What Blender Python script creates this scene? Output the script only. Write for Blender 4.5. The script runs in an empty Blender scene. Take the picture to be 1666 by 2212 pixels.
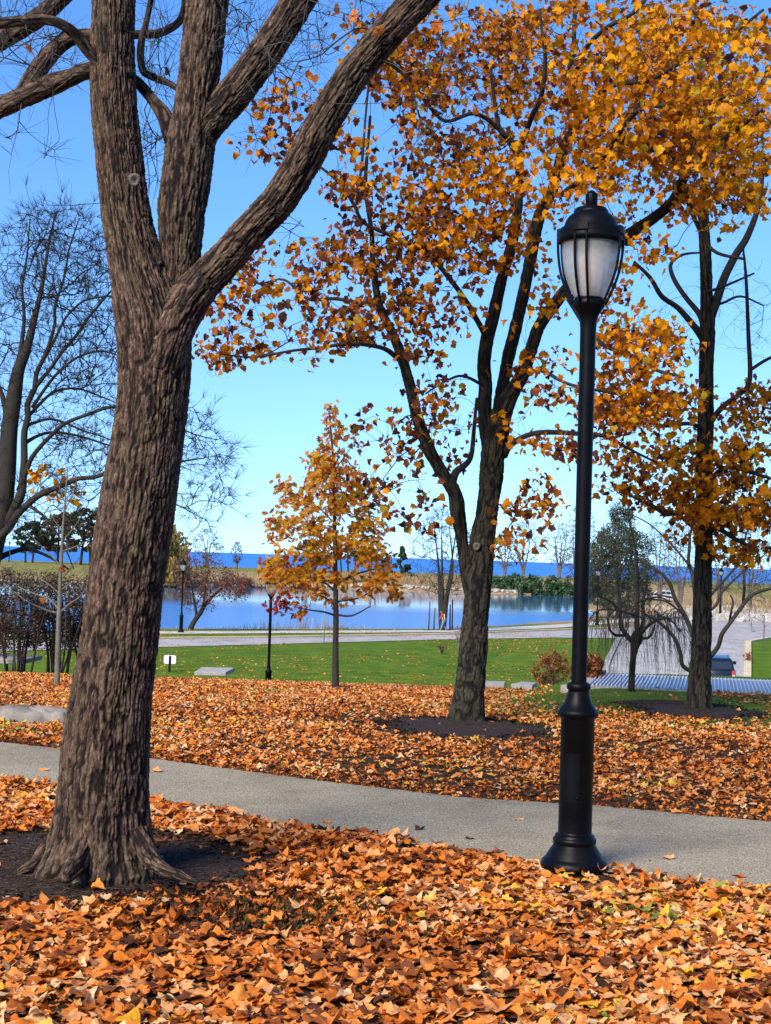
import bpy, bmesh, math
import numpy as np
from mathutils import Vector, Matrix

R = math.radians
S = 1.3                      # metres per layout unit
F = 3230.0                   # focal length in layout pixels (frame 1666 x 2212)
EYE = 1.65                   # camera height in layout units
scene = bpy.context.scene
COL = scene.collection

# ------------------------------------------------------------------ camera
PITCH = math.atan(98.0 / F); ROLL = R(1.75)
fw = np.array([0, math.cos(PITCH), math.sin(PITCH)])
u0 = np.array([0, -math.sin(PITCH), math.cos(PITCH)])
x0 = np.array([1.0, 0, 0])
rt = math.cos(ROLL) * x0 + math.sin(ROLL) * u0
up = math.cos(ROLL) * u0 - math.sin(ROLL) * x0
CAM = np.array([0, 0, EYE * S])
cd = bpy.data.cameras.new("camera"); cam = bpy.data.objects.new("camera", cd); COL.objects.link(cam)
cd.sensor_fit = 'HORIZONTAL'; cd.sensor_width = 36.0; cd.lens = F / 1666.0 * 36.0
cd.clip_start = 0.1; cd.clip_end = 80000
M = Matrix(((rt[0], up[0], -fw[0], 0), (rt[1], up[1], -fw[1], 0), (rt[2], up[2], -fw[2], CAM[2]), (0, 0, 0, 1)))
cam.matrix_world = M
scene.camera = cam

# ------------------------------------------------------------------ sky, sun, exposure
SUN_EL, SUN_AZ = R(35), R(215)      # azimuth clockwise from +Y: behind the camera, to the left
w = bpy.data.worlds.new("World"); scene.world = w; w.use_nodes = True
nt = w.node_tree; nt.nodes.clear()
sky = nt.nodes.new("ShaderNodeTexSky"); sky.sky_type = 'NISHITA'; sky.sun_disc = False
sky.sun_elevation = SUN_EL; sky.sun_rotation = SUN_AZ
sky.air_density = 0.8; sky.dust_density = 0.0; sky.ozone_density = 3.0
wtc = nt.nodes.new("ShaderNodeTexCoord"); wmp = nt.nodes.new("ShaderNodeMapping"); wmp.inputs['Scale'].default_value = (1, 1, .60); wmp.inputs['Location'].default_value = (0, 0, .070)
nt.links.new(wtc.outputs['Generated'], wmp.inputs[0]); nt.links.new(wmp.outputs[0], sky.inputs[0])
hs = nt.nodes.new("ShaderNodeHueSaturation"); hs.inputs['Saturation'].default_value = 1.27; hs.inputs['Value'].default_value = 1.05; hs.inputs['Hue'].default_value = .510
bg = nt.nodes.new("ShaderNodeBackground"); bg.inputs['Strength'].default_value = 0.118
wo = nt.nodes.new("ShaderNodeOutputWorld")
nt.links.new(sky.outputs[0], hs.inputs['Color']); nt.links.new(hs.outputs[0], bg.inputs['Color'])
nt.links.new(bg.outputs[0], wo.inputs['Surface'])
sl = bpy.data.lights.new("sun", 'SUN'); sl.energy = 4.2; sl.angle = R(30); sl.color = (1.0, 0.93, 0.82)
so = bpy.data.objects.new("sun", sl); COL.objects.link(so)
sdir = Vector((math.sin(SUN_AZ) * math.cos(SUN_EL), math.cos(SUN_AZ) * math.cos(SUN_EL), math.sin(SUN_EL)))
so.rotation_euler = sdir.to_track_quat('Z', 'Y').to_euler()
vs = scene.view_settings
vs.view_transform = 'Standard'; vs.look = 'None'; vs.gamma = 1.0; vs.exposure = 0.85; vs.use_curve_mapping = False
scene.cycles.max_bounces = 6; scene.cycles.diffuse_bounces = 3; scene.cycles.glossy_bounces = 3
scene.cycles.transmission_bounces = 4; scene.cycles.transparent_max_bounces = 6

# ------------------------------------------------------------------ placing helpers
def ray(px, py):
    return fw + rt * (px - 833.0) / F + up * (1106.0 - py) / F
def at(px, py, d):           # point d units ahead on the line of sight (px, py)
    v = ray(px, py); return CAM + v * (d * S / v[1])
def gp(px, py, z):           # where that line meets height z (units)
    v = ray(px, py); return CAM + v * ((z * S - CAM[2]) / v[2])
def sm(a, b, x):
    t = np.clip((np.asarray(x, float) - a) / (b - a), 0, 1); return t * t * (3 - 2 * t)

# ------------------------------------------------------------------ noise
def _h(ix, iy, iz, seed):
    n = (ix.astype(np.int64) * 374761393 + iy.astype(np.int64) * 668265263 + iz.astype(np.int64) * 2147483647 + seed * 1274126177) & 0xFFFFFFFF
    n = ((n ^ (n >> 13)) * 1274126177) & 0xFFFFFFFF
    n = ((n ^ (n >> 15)) * 2246822519) & 0xFFFFFFFF
    return ((n ^ (n >> 16)) & 0xFFFF) / 65535.0
def vnoise(p, seed=0):
    p = np.asarray(p, float); f = np.floor(p); t = p - f; t = t * t * (3 - 2 * t)
    i = f.astype(np.int64); o = 0
    for dx in (0, 1):
        for dy in (0, 1):
            for dz in (0, 1):
                wgt = (t[:, 0] if dx else 1 - t[:, 0]) * (t[:, 1] if dy else 1 - t[:, 1]) * (t[:, 2] if dz else 1 - t[:, 2])
                o = o + wgt * _h(i[:, 0] + dx, i[:, 1] + dy, i[:, 2] + dz, seed)
    return o
def fbm(p, seed=0, oct=3):
    p = np.asarray(p, float); s = 0; a = 1.0; tot = 0
    for k in range(oct):
        s = s + a * vnoise(p * 2 ** k, seed + k); tot += a; a *= .5
    return s / tot
def n2(x, y, f, seed, oct=3):
    x = np.asarray(x, float); return fbm(np.stack([x.ravel() * f, np.asarray(y, float).ravel() * f, np.zeros(x.size)], 1), seed, oct).reshape(x.shape)

# ------------------------------------------------------------------ mesh building
class MB:
    def __init__(s): s.v = []; s.f = []; s.n = 0; s.a = {}
    def add(s, v, *faces, **attrs):
        v = np.asarray(v, float).reshape(-1, 3)
        s.v.append(v)
        for f in faces:
            f = np.asarray(f, np.int64)
            if f.size: s.f.append(f + s.n)
        for k, val in attrs.items(): s.a.setdefault(k, []).append(np.asarray(val, float))
        s.n += len(v); return s
    def build(s, name, mat, parent=None, smooth=True, origin=None):
        me = bpy.data.meshes.new(name)
        V = np.concatenate(s.v) if s.v else np.zeros((0, 3))
        org = np.zeros(3) if origin is None else np.asarray(origin, float)
        if parent is not None and origin is None: org = np.array(parent.get('_org', (0, 0, 0)), float)
        V = V - org
        me.vertices.add(len(V)); me.vertices.foreach_set("co", V.astype(np.float32).ravel())
        tot = sum(f.size for f in s.f); npoly = sum(len(f) for f in s.f)
        me.loops.add(tot); me.polygons.add(npoly)
        if npoly:
            me.loops.foreach_set("vertex_index", np.concatenate([f.ravel() for f in s.f]).astype(np.int32))
            sizes = np.concatenate([np.full(len(f), f.shape[1]) for f in s.f])
            st = np.concatenate([[0], np.cumsum(sizes)[:-1]])
            me.polygons.foreach_set("loop_start", st.astype(np.int32))
            me.polygons.foreach_set("use_smooth", np.full(npoly, smooth))
        for k, lst in s.a.items():
            A = np.concatenate(lst)
            if A.ndim == 1:
                at_ = me.attributes.new(k, 'FLOAT', 'POINT'); at_.data.foreach_set("value", A.astype(np.float32))
            else:
                at_ = me.attributes.new(k, 'FLOAT_VECTOR', 'POINT'); at_.data.foreach_set("vector", A.astype(np.float32).ravel())
        me.update(calc_edges=True); me.validate()
        if mat: me.materials.append(mat)
        o = bpy.data.objects.new(name, me); COL.objects.link(o)
        if parent is not None: o.parent = parent
        elif origin is not None: o.location = org
        return o

def tag(o, label=None, cat=None, group=None, kind=None):
    if label: o['label'] = label
    if cat: o['category'] = cat
    if group: o['group'] = group
    if kind: o['kind'] = kind
    return o
def thing(name, label, cat, loc, group=None):
    o = bpy.data.objects.new(name, None); COL.objects.link(o); o.empty_display_size = .2
    o.location = tuple(float(c) for c in loc); o['_org'] = [float(c) for c in loc]
    return tag(o, label, cat, group)
def copy_tree(o, parent=None):
    c = o.copy(); COL.objects.link(c)
    if parent is not None: c.parent = parent
    for ch in list(o.children): copy_tree(ch, c)
    return c

def spline(P, step):
    P = np.asarray(P, float)
    Q = np.vstack([2 * P[0] - P[1], P, 2 * P[-1] - P[-2]]); Q[:, 3:] = np.maximum(Q[:, 3:], 1e-4)
    out = []
    for i in range(1, len(Q) - 2):
        p0, p1, p2, p3 = Q[i - 1:i + 3]; L = np.linalg.norm(p2[:3] - p1[:3]); n = max(1, int(round(L / step)))
        t = (np.arange(n) / n)[:, None]
        out.append(.5 * (2 * p1 + (p2 - p0) * t + (2 * p0 - 5 * p1 + 4 * p2 - p3) * t ** 2 + (3 * p1 - p0 - 3 * p2 + p3) * t ** 3))
    out.append(P[-1:]); o = np.vstack(out); o[:, 3] = np.clip(o[:, 3], P[:, 3].min(), P[:, 3].max()); return o
def frames(C):
    T = np.gradient(C, axis=0); T /= np.linalg.norm(T, axis=1)[:, None] + 1e-12
    a = np.array([0, 1.0, 0]) if abs(T[0][1]) < .9 else np.array([1.0, 0, 0])
    N = np.zeros_like(C); n = a - T[0] * a.dot(T[0]); n /= np.linalg.norm(n)
    for i in range(len(C)):
        n = n - T[i] * n.dot(T[i]); n /= np.linalg.norm(n); N[i] = n
    return T, N, np.cross(T, N)
def tube(mb, P, n=10, step=.1, bark=None, seed=0, flare=None, cap=True, s0=0.0):
    """round tube along P (x,y,z,r); bark=(spacing, depth) cuts real furrows"""
    P = spline(P, step) if step else np.asarray(P, float)
    C = P[:, :3]; r = P[:, 3]; T, N, B = frames(C); k = len(C)
    th = np.linspace(0, 2 * np.pi, n, endpoint=False)
    s = np.concatenate([[0], np.cumsum(np.linalg.norm(np.diff(C, axis=0), axis=1))]) + s0
    rr = np.repeat(r[:, None], n, 1)
    if flare is not None: rr = rr * flare(s[:, None] - s0, th[None, :])
    bx = rr * np.cos(th)[None]; by = rr * np.sin(th)[None]; bs = np.repeat(s[:, None], n, 1)
    bc = np.stack([bx, by, bs], 2)
    if bark:
        sp, dp = bark
        ang = np.repeat(th[None], k, 0).ravel(); rm = float(np.median(r)); q0 = np.stack([rm * np.cos(ang), rm * np.sin(ang), bs.ravel()], 1)
        q = q0 / np.array([sp, sp, sp * 8.5]); wob = fbm(q0 / (sp * 3), seed + 9, 2)[:, None] - .5
        q = q + wob * np.array([1.1, 1.1, .8])
        a1 = vnoise(q, seed); a2 = vnoise(q * np.array([1.7, 1.7, 1.6]) + 7, seed + 3)
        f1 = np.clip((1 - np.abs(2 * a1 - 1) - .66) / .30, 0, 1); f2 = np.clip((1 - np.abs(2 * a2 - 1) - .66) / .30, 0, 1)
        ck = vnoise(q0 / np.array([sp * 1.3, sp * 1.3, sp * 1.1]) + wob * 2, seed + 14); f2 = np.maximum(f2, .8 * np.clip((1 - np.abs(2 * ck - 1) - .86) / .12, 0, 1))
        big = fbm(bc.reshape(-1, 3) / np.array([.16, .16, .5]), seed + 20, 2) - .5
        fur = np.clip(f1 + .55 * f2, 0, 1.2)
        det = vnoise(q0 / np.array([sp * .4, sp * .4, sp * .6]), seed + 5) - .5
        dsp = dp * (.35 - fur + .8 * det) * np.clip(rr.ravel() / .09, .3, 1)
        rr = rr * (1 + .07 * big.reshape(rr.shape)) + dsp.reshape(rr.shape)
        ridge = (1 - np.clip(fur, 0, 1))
    else: ridge = np.ones(k * n)
    V = C[:, None] + rr[..., None] * (np.cos(th)[None, :, None] * N[:, None] + np.sin(th)[None, :, None] * B[:, None])
    i = np.arange(k - 1)[:, None] * n; j = np.arange(n)[None]
    q = np.stack([i + j, i + (j + 1) % n, i + n + (j + 1) % n, i + n + j], 2).reshape(-1, 4)
    V = V.reshape(-1, 3); bcf = bc.reshape(-1, 3)
    if cap:
        V = np.vstack([V, C[-1] + T[-1] * r[-1] * .5, C[0]]); bcf = np.vstack([bcf, [[0, 0, s[-1]], [0, 0, s[0]]]]); ridge = np.concatenate([ridge, [1, 1]])
        e = (k - 1) * n; jj = np.arange(n)
        t1 = np.stack([e + jj, e + (jj + 1) % n, np.full(n, k * n)], 1); t2 = np.stack([(jj + 1) % n, jj, np.full(n, k * n + 1)], 1)
        mb.add(V, q, np.vstack([t1, t2]), bark=bcf, ridge=ridge)
    else: mb.add(V, q, bark=bcf, ridge=ridge)
    return mb
def segs(mb, P0, P1, R0, R1, n=3):
    P0 = np.asarray(P0, float); P1 = np.asarray(P1, float); k = len(P0)
    if k == 0: return mb
    D = P1 - P0; L = np.linalg.norm(D, axis=1)[:, None] + 1e-9; T = D / L
    a = np.where(np.abs(T[:, 2:3]) < .9, np.array([[0, 0, 1.0]]), np.array([[1.0, 0, 0]]))
    N = np.cross(T, a); N /= np.linalg.norm(N, axis=1)[:, None]; B = np.cross(T, N)
    th = np.linspace(0, 2 * np.pi, n, endpoint=False); c = np.cos(th); s_ = np.sin(th)
    ring = N[:, None] * c[None, :, None] + B[:, None] * s_[None, :, None]
    V = np.concatenate([P0[:, None] + ring * np.asarray(R0)[:, None, None], P1[:, None] + ring * np.asarray(R1)[:, None, None]], 1)
    j = np.arange(n); f = np.stack([j, (j + 1) % n, n + (j + 1) % n, n + j], 1)
    Fq = (np.arange(k)[:, None, None] * 2 * n + f[None]).reshape(-1, 4)
    z = np.zeros(k * 2 * n)
    mb.add(V.reshape(-1, 3), Fq, bark=V.reshape(-1, 3), ridge=z + .6); return mb
def box(mb, c, sx, sy, sz, rz=0.0, ax=None):
    v = np.array([[x, y, z] for z in (-.5, .5) for y in (-.5, .5) for x in (-.5, .5)]) * (sx, sy, sz)
    ca, sa = math.cos(rz), math.sin(rz)
    v = np.stack([v[:, 0] * ca - v[:, 1] * sa, v[:, 0] * sa + v[:, 1] * ca, v[:, 2]], 1) + np.asarray(c, float)
    mb.add(v, [[0, 2, 3, 1], [4, 5, 7, 6], [0, 1, 5, 4], [2, 6, 7, 3], [0, 4, 6, 2], [1, 3, 7, 5]]); return mb
def lathe(mb, prof, c=(0, 0, 0), n=40, cap=True):
    prof = np.asarray(prof, float); k = len(prof); th = np.linspace(0, 2 * np.pi, n, endpoint=False)
    V = np.stack([prof[:, :1] * np.cos(th), prof[:, :1] * np.sin(th), np.repeat(prof[:, 1:], n, 1)], 2).reshape(-1, 3) + np.asarray(c, float)
    i = np.arange(k - 1)[:, None] * n; j = np.arange(n)[None]
    q = np.stack([i + j, i + (j + 1) % n, i + n + (j + 1) % n, i + n + j], 2).reshape(-1, 4)
    mb.add(V, q)
    return mb
def bevel_obj(o, wd=.01, seg=2):
    bm = bmesh.new(); bm.from_mesh(o.data)
    bmesh.ops.bevel(bm, geom=list(bm.edges), offset=wd, segments=seg, affect='EDGES', profile=.6)
    bm.to_mesh(o.data); bm.free(); return o

# ------------------------------------------------------------------ materials
def new_mat(name):
    m = bpy.data.materials.new(name); m.use_nodes = True; t = m.node_tree; t.nodes.clear()
    out = t.nodes.new("ShaderNodeOutputMaterial"); p = t.nodes.new("ShaderNodeBsdfPrincipled")
    t.links.new(p.outputs[0], out.inputs[0]); return m, t, p, out
def N_(t, typ, **kw):
    n = t.nodes.new(typ)
    for k, v in kw.items():
        if k.startswith('i_'):
            n.inputs[k[2:].replace('_', ' ')].default_value = v
        else: setattr(n, k, v)
    return n
def ramp(t, stops, interp='LINEAR'):
    n = t.nodes.new("ShaderNodeValToRGB"); cr = n.color_ramp; cr.interpolation = interp
    while len(cr.elements) < len(stops): cr.elements.new(.5)
    for e, (p, c) in zip(cr.elements, stops): e.position = p; e.color = (*c, 1)
    return n
def noise(t, vec, scale, detail=3, rough=.55):
    n = N_(t, "ShaderNodeTexNoise"); n.inputs['Scale'].default_value = scale; n.inputs['Detail'].default_value = detail; n.inputs['Roughness'].default_value = rough
    if vec is not None: t.links.new(vec, n.inputs['Vector'])
    return n
def mapping(t, vec, scale):
    n = N_(t, "ShaderNodeMapping"); n.inputs['Scale'].default_value = scale; t.links.new(vec, n.inputs['Vector']); return n.outputs[0]
def mixc(t, fac, a, b, mode='MIX'):
    n = N_(t, "ShaderNodeMix", data_type='RGBA', blend_type=mode)
    for s_, v in ((0, fac), (6, a), (7, b)):
        if hasattr(v, 'is_linked'): t.links.new(v, n.inputs[s_])
        else: n.inputs[s_].default_value = v if s_ == 0 else (*v, 1)
    return n.outputs[2]
def bump(t, h, strength, dist=.01):
    n = N_(t, "ShaderNodeBump"); n.inputs['Strength'].default_value = strength; n.inputs['Distance'].default_value = dist
    t.links.new(h, n.inputs['Height']); return n.outputs[0]
def simple(name, col, rough=.6, var=.25, scale=6, metallic=0, spec=.5, bmp=.15):
    m, t, p, o = new_mat(name); tc = N_(t, "ShaderNodeTexCoord")
    nz = noise(t, tc.outputs['Object'], scale, 5, .65)
    lo = tuple(c * (1 - var) for c in col); hi = tuple(min(1, c * (1 + var)) for c in col)
    r_ = ramp(t, [(.3, lo), (.7, hi)]); t.links.new(nz.outputs[0], r_.inputs[0]); t.links.new(r_.outputs[0], p.inputs['Base Color'])
    p.inputs['Roughness'].default_value = rough; p.inputs['Metallic'].default_value = metallic; p.inputs['Specular IOR Level'].default_value = spec
    if bmp:
        n3 = noise(t, tc.outputs['Object'], scale * 6, 4, .6); t.links.new(bump(t, n3.outputs[0], bmp, .01), p.inputs['Normal'])
    return m
def bark_mat(name, dark, mid, light, lichen=(.20, .21, .15), sc=1.0):
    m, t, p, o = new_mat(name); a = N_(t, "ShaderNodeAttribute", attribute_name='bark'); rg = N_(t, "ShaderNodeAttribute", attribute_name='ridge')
    v1 = mapping(t, a.outputs['Vector'], (22 * sc, 22 * sc, 9 * sc)); n1 = noise(t, v1, 2.0, 6, .75)
    v2 = mapping(t, a.outputs['Vector'], (1, 1, .5)); n3 = noise(t, v2, 5, 4, .6)
    r1 = ramp(t, [(.34, dark), (.5, mid), (.66, light)]); t.links.new(n1.outputs[0], r1.inputs[0])
    r3 = ramp(t, [(.42, (0, 0, 0)), (.62, (1, 1, 1))]); t.links.new(n3.outputs[0], r3.inputs[0])
    sc3 = N_(t, "ShaderNodeMath", operation='MULTIPLY', i_Value=1.0); sc3.inputs[1].default_value = .45; t.links.new(r3.outputs[0], sc3.inputs[0])
    c = mixc(t, sc3.outputs[0], r1.outputs[0], lichen)
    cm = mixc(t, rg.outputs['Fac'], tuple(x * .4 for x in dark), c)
    t.links.new(cm, p.inputs['Base Color']); p.inputs['Roughness'].default_value = .9; p.inputs['Specular IOR Level'].default_value = .2
    v4 = mapping(t, a.outputs['Vector'], (1, 1, .45)); n4 = noise(t, v4, 110 * sc, 4, .7)
    t.links.new(bump(t, n4.outputs[0], .6, .012), p.inputs['Normal']); return m
def leaf_mat(name, stops, trans=.35, rough=.55):
    m, t, p, o = new_mat(name); a = N_(t, "ShaderNodeAttribute", attribute_name='tint')
    r_ = ramp(t, stops); t.links.new(a.outputs['Fac'], r_.inputs[0])
    tc = N_(t, "ShaderNodeTexCoord"); nz = noise(t, tc.outputs['Object'], 45, 3, .6)
    v = ramp(t, [(.3, (.72, .70, .66)), (.7, (1.15, 1.15, 1.15))]); t.links.new(nz.outputs[0], v.inputs[0])
    c = mixc(t, 1.0, r_.outputs[0], v.outputs[0], 'MULTIPLY')
    t.links.new(c, p.inputs['Base Color']); p.inputs['Roughness'].default_value = rough; p.inputs['Specular IOR Level'].default_value = .12
    tr = N_(t, "ShaderNodeBsdfTranslucent"); t.links.new(c, tr.inputs['Color'])
    mx = N_(t, "ShaderNodeMixShader"); mx.inputs[0].default_value = trans
    t.links.new(p.outputs[0], mx.inputs[1]); t.links.new(tr.outputs[0], mx.inputs[2]); t.links.new(mx.outputs[0], o.inputs[0]); return m

MAT = {}
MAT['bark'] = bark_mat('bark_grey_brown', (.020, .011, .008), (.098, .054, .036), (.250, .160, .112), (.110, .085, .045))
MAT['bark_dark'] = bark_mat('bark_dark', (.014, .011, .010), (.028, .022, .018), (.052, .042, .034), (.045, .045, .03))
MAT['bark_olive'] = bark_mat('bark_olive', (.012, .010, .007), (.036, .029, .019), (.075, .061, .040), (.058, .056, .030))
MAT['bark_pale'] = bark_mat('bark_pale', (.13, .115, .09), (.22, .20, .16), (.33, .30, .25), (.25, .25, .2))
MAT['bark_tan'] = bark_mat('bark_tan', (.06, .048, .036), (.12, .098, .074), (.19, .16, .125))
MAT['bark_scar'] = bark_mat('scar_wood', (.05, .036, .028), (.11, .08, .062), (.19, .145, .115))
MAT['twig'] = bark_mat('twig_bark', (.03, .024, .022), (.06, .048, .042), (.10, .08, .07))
MAT['twig_far'] = bark_mat('twig_far', (.06, .045, .045), (.10, .075, .07), (.15, .12, .11))
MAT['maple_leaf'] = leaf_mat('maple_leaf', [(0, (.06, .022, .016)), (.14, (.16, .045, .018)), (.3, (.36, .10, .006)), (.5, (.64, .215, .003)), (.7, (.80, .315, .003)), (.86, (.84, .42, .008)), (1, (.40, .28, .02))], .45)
MAT['oak_leaf'] = leaf_mat('oak_leaf', [(0, (.28, .02, .012)), (.2, (.24, .05, .016)), (.45, (.48, .155, .012)), (.75, (.62, .25, .012)), (1, (.52, .30, .02))], .42)
MAT['litter'] = leaf_mat('fallen_leaf', [(0, (.05, .022, .012)), (.10, (.16, .05, .018)), (.24, (.42, .105, .016)), (.42, (.64, .18, .022)), (.58, (.74, .265, .062)), (.72, (.72, .34, .13)), (.82, (.70, .46, .24)), (.9, (.80, .36, .02)), (.97, (.60, .42, .06)), (1, (.22, .24, .04))], .18, .6)
MAT['chips'] = leaf_mat('mulch_chip', [(0, (.014, .009, .008)), (.4, (.05, .03, .022)), (.8, (.10, .062, .045)), (1, (.17, .11, .08))], .05, .8)
MAT['shrub_leaf'] = leaf_mat('dry_shrub_leaf', [(0, (.10, .03, .012)), (.5, (.26, .09, .03)), (1, (.38, .17, .06))], .3)
MAT['dull_leaf'] = leaf_mat('dull_purple_leaf', [(0, (.03, .018, .018)), (.5, (.075, .045, .035)), (.8, (.12, .085, .045)), (1, (.14, .13, .05))], .2)
MAT['conifer'] = leaf_mat('conifer_needles', [(0, (.02, .035, .02)), (.5, (.045, .07, .035)), (.8, (.08, .09, .05)), (1, (.13, .11, .06))], .15)
MAT['juniper'] = leaf_mat('juniper_needles', [(0, (.02, .05, .025)), (.6, (.05, .10, .05)), (1, (.10, .15, .07))], .15)
MAT['pine_brown'] = leaf_mat('brown_pine', [(0, (.03, .03, .02)), (.5, (.07, .06, .03)), (1, (.20, .12, .05))], .2)
MAT['willow'] = leaf_mat('willow_leaf', [(0, (.16, .12, .03)), (.6, (.32, .22, .06)), (1, (.42, .30, .09))], .35)
MAT['rust'] = leaf_mat('rusty_leaf', [(0, (.10, .045, .04)), (.6, (.22, .08, .05)), (1, (.38, .10, .05))], .35)
MAT['dry_grass'] = leaf_mat('dry_grass', [(0, (.20, .13, .07)), (.6, (.40, .27, .14)), (1, (.52, .37, .19))], .3)
MAT['blade'] = leaf_mat('grass_blade', [(0, (.035, .07, .012)), (.6, (.075, .13, .02)), (1, (.16, .19, .04))], .35)
MAT['black_metal'] = simple('black_painted_metal', (.012, .013, .017), .34, .35, 5, 0, .6, .08)
MAT['concrete'] = simple('pale_concrete', (.33, .30, .265), .9, .18, 5)
MAT['kerb'] = simple('yellowed_kerb', (.52, .42, .25), .9, .2, 2)
MAT['stone'] = simple('rough_stone', (.22, .19, .155), .95, .35, 4, 0, .3, .8)
MAT['grate_pan'] = simple('grey_blue_metal_deck', (.20, .23, .28), .38, .15, 3, .3)
MAT['grate_bar'] = simple('pale_metal_bar', (.62, .63, .65), .5, .1, 4, .2)
MAT['white_sign'] = simple('white_sign_board', (.72, .72, .74), .6, .05, 3, 0, .4, 0)
MAT['grey_metal'] = simple('grey_sign_metal', (.22, .24, .26), .5, .15, 4, .3)
MAT['wood_dark'] = simple('dark_wood', (.07, .06, .05), .85, .3, 5)
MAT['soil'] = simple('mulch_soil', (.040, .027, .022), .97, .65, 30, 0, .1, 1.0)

# ------------------------------------------------------------------ terrain
PY = [-60, 2, 5, 13, 16, 20, 24, 28, 33, 40, 45, 58, 300]
PZ = [.35, .3, 0, 0, -.03, -.2, -.45, -.75, -1.6, -2.5, -2.65, -2.5, -2.5]
QY = [-60, 2, 5, 18, 20, 24.6, 26.5, 33, 45, 55, 64.6, 70, 84, 300]
QZ = [.35, .3, 0, 0, -.05, -.12, -2.6, -4.6, -5.0, -4.3, -3.42, -2.95, -2.5, -2.5]
EY = [-60, 20, 26, 68, 84, 300]; EX = [3.0, 2.9, 3.6, 10.0, 13.1, 50]       # left edge of the ramp
shore_px = [(-500, 1372), (0, 1368), (330, 1361), (600, 1361.5), (960, 1361), (1080, 1354), (1204, 1345), (1262, 1340)]
pond = [gp(x, y, -2.6)[:2] / S for x, y in shore_px]
pond += [np.array(q) for q in ((18.5, 128), (20, 150), (27, 172), (30, 190))]
pond += [gp(x, y, -2.6)[:2] / S for x, y in ((1230, 1287), (1000, 1280), (800, 1273), (600, 1269.5), (350, 1267), (0, 1257), (-500, 1243))]
pond = np.array(pond)
def poly_sd(x, y, P):        # signed distance, positive inside
    d = np.full(x.shape, 1e9); ins = np.zeros(x.shape, bool)
    for (ax, ay), (bx, by) in zip(P, np.roll(P, -1, 0)):
        ex, ey = bx - ax, by - ay; t = np.clip(((x - ax) * ex + (y - ay) * ey) / (ex * ex + ey * ey + 1e-9), 0, 1)
        d = np.minimum(d, np.hypot(x - ax - t * ex, y - ay - t * ey))
        c = ((ay > y) != (by > y)) & (x < (bx - ax) * (y - ay) / (by - ay + 1e-12) + ax); ins ^= c
    return np.where(ins, d, -d)
def hgt(X, Y):
    x = np.asarray(X, float) / S; y = np.asarray(Y, float) / S
    a = np.interp(y, PY, PZ); b = np.interp(y, QY, QZ); wx = sm(-1.2, .25, x - np.interp(y, EY, EX))
    z = a * (1 - wx) + b * wx
    far = sm(188, 216, y) * 1.85 * (1 - sm(238, 256, y) * 2.6)     # bank beyond the pond, then down to the lake
    z = z + np.where(y > 150, far, 0)
    if np.ndim(x):
        m = y > 60
        if m.any():
            sd = np.full(x.shape, -99.0); sd[m] = poly_sd(x[m], y[m], pond); z = z - sm(-.3, 1.5, sd) * .9
    z = z + np.where(y < 40, 0.03 * (n2(x, y, .6, 3, 2) - .5) * sm(13.5, 16, y), 0) if np.ndim(x) else z
    return z * S
def h1(x, y): return float(hgt(np.array([x]), np.array([y]))[0])
def ground_hit(px, py, d0=5, d1=260):
    ds = np.concatenate([np.arange(d0, 30, .02), np.arange(30, d1, .1)]); v = ray(px, py)
    P = CAM[None] + v[None] * (ds * S / v[1])[:, None]; g = hgt(P[:, 0], P[:, 1])
    k = np.argmax(P[:, 2] <= g); return P[k]

def axis(parts):
    return np.concatenate([np.arange(a, b, st) for a, b, st in parts])
ys = axis([(-40, 4, 2), (4, 30, .16), (30, 60, .5), (60, 118, .45), (118, 182, 2), (182, 262, 1.2), (262, 300, 12)]) * S
xs = axis([(-170, -60, 5), (-60, -22, 1.5), (-22, -6, .5), (-6, 8, .16), (8, 26, .45), (26, 60, 1.5), (60, 171, 5)]) * S
GX, GY = np.meshgrid(xs, ys); GZ = hgt(GX, GY)
# the asphalt path: near and far edge as laid on the flat lawn
near_px = [(-420, 1640), (120, 1700), (420, 1752), (833, 1822), (1240, 1878), (1666, 1930), (2300, 2010)]
far_px = [(-420, 1568), (0, 1605), (330, 1641), (700, 1690), (1000, 1725), (1280, 1742), (1666, 1778), (2300, 1835)]
NE = np.array([gp(x, y, 0)[:2] for x, y in near_px]); FE = np.array([gp(x, y, 0)[:2] for x, y in far_px])
def in_path(x, y, m=0.0):
    return (y > np.interp(x, NE[:, 0], NE[:, 1]) + m) & (y < np.interp(x, FE[:, 0], FE[:, 1]) - m)
GZ = GZ - .03 * in_path(GX, GY, .1)
# cover: 0 leafy soil, 1 lawn, 2 dry tan grass
ux, uy = GX / S, GY / S
cover = sm(29, 33, uy) + 0 * ux
ln = n2(ux, uy, .5, 40); rightg = sm(.02, .12, ux / np.maximum(uy, 1)) * sm(14, 17.5, uy)
cover = np.clip(np.maximum(cover, rightg * (.35 + .9 * ln)), 0, 1)
sdp = poly_sd(ux.ravel(), uy.ravel(), pond).reshape(ux.shape)
tan = np.where(uy > 100, np.maximum(sm(-26, -16, sdp) * (1 - .55 * sm(206, 212, uy)), .5 * sm(150, 190, uy)), 0) + sm(-1.0, -.2, sdp)
cover = cover + np.clip(tan, 0, 1)
m, t, p, o = new_mat('ground'); a = N_(t, "ShaderNodeAttribute", attribute_name='cover'); tc = N_(t, "ShaderNodeTexCoord")
n1 = noise(t, tc.outputs['Object'], 7, 6, .7); n2_ = noise(t, tc.outputs['Object'], 1.1, 4, .6); n3 = noise(t, tc.outputs['Object'], 30, 3, .6)
soil = ramp(t, [(.3, (.018, .011, .007)), (.5, (.05, .025, .012)), (.7, (.12, .055, .02))]); t.links.new(n1.outputs[0], soil.inputs[0])
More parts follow.
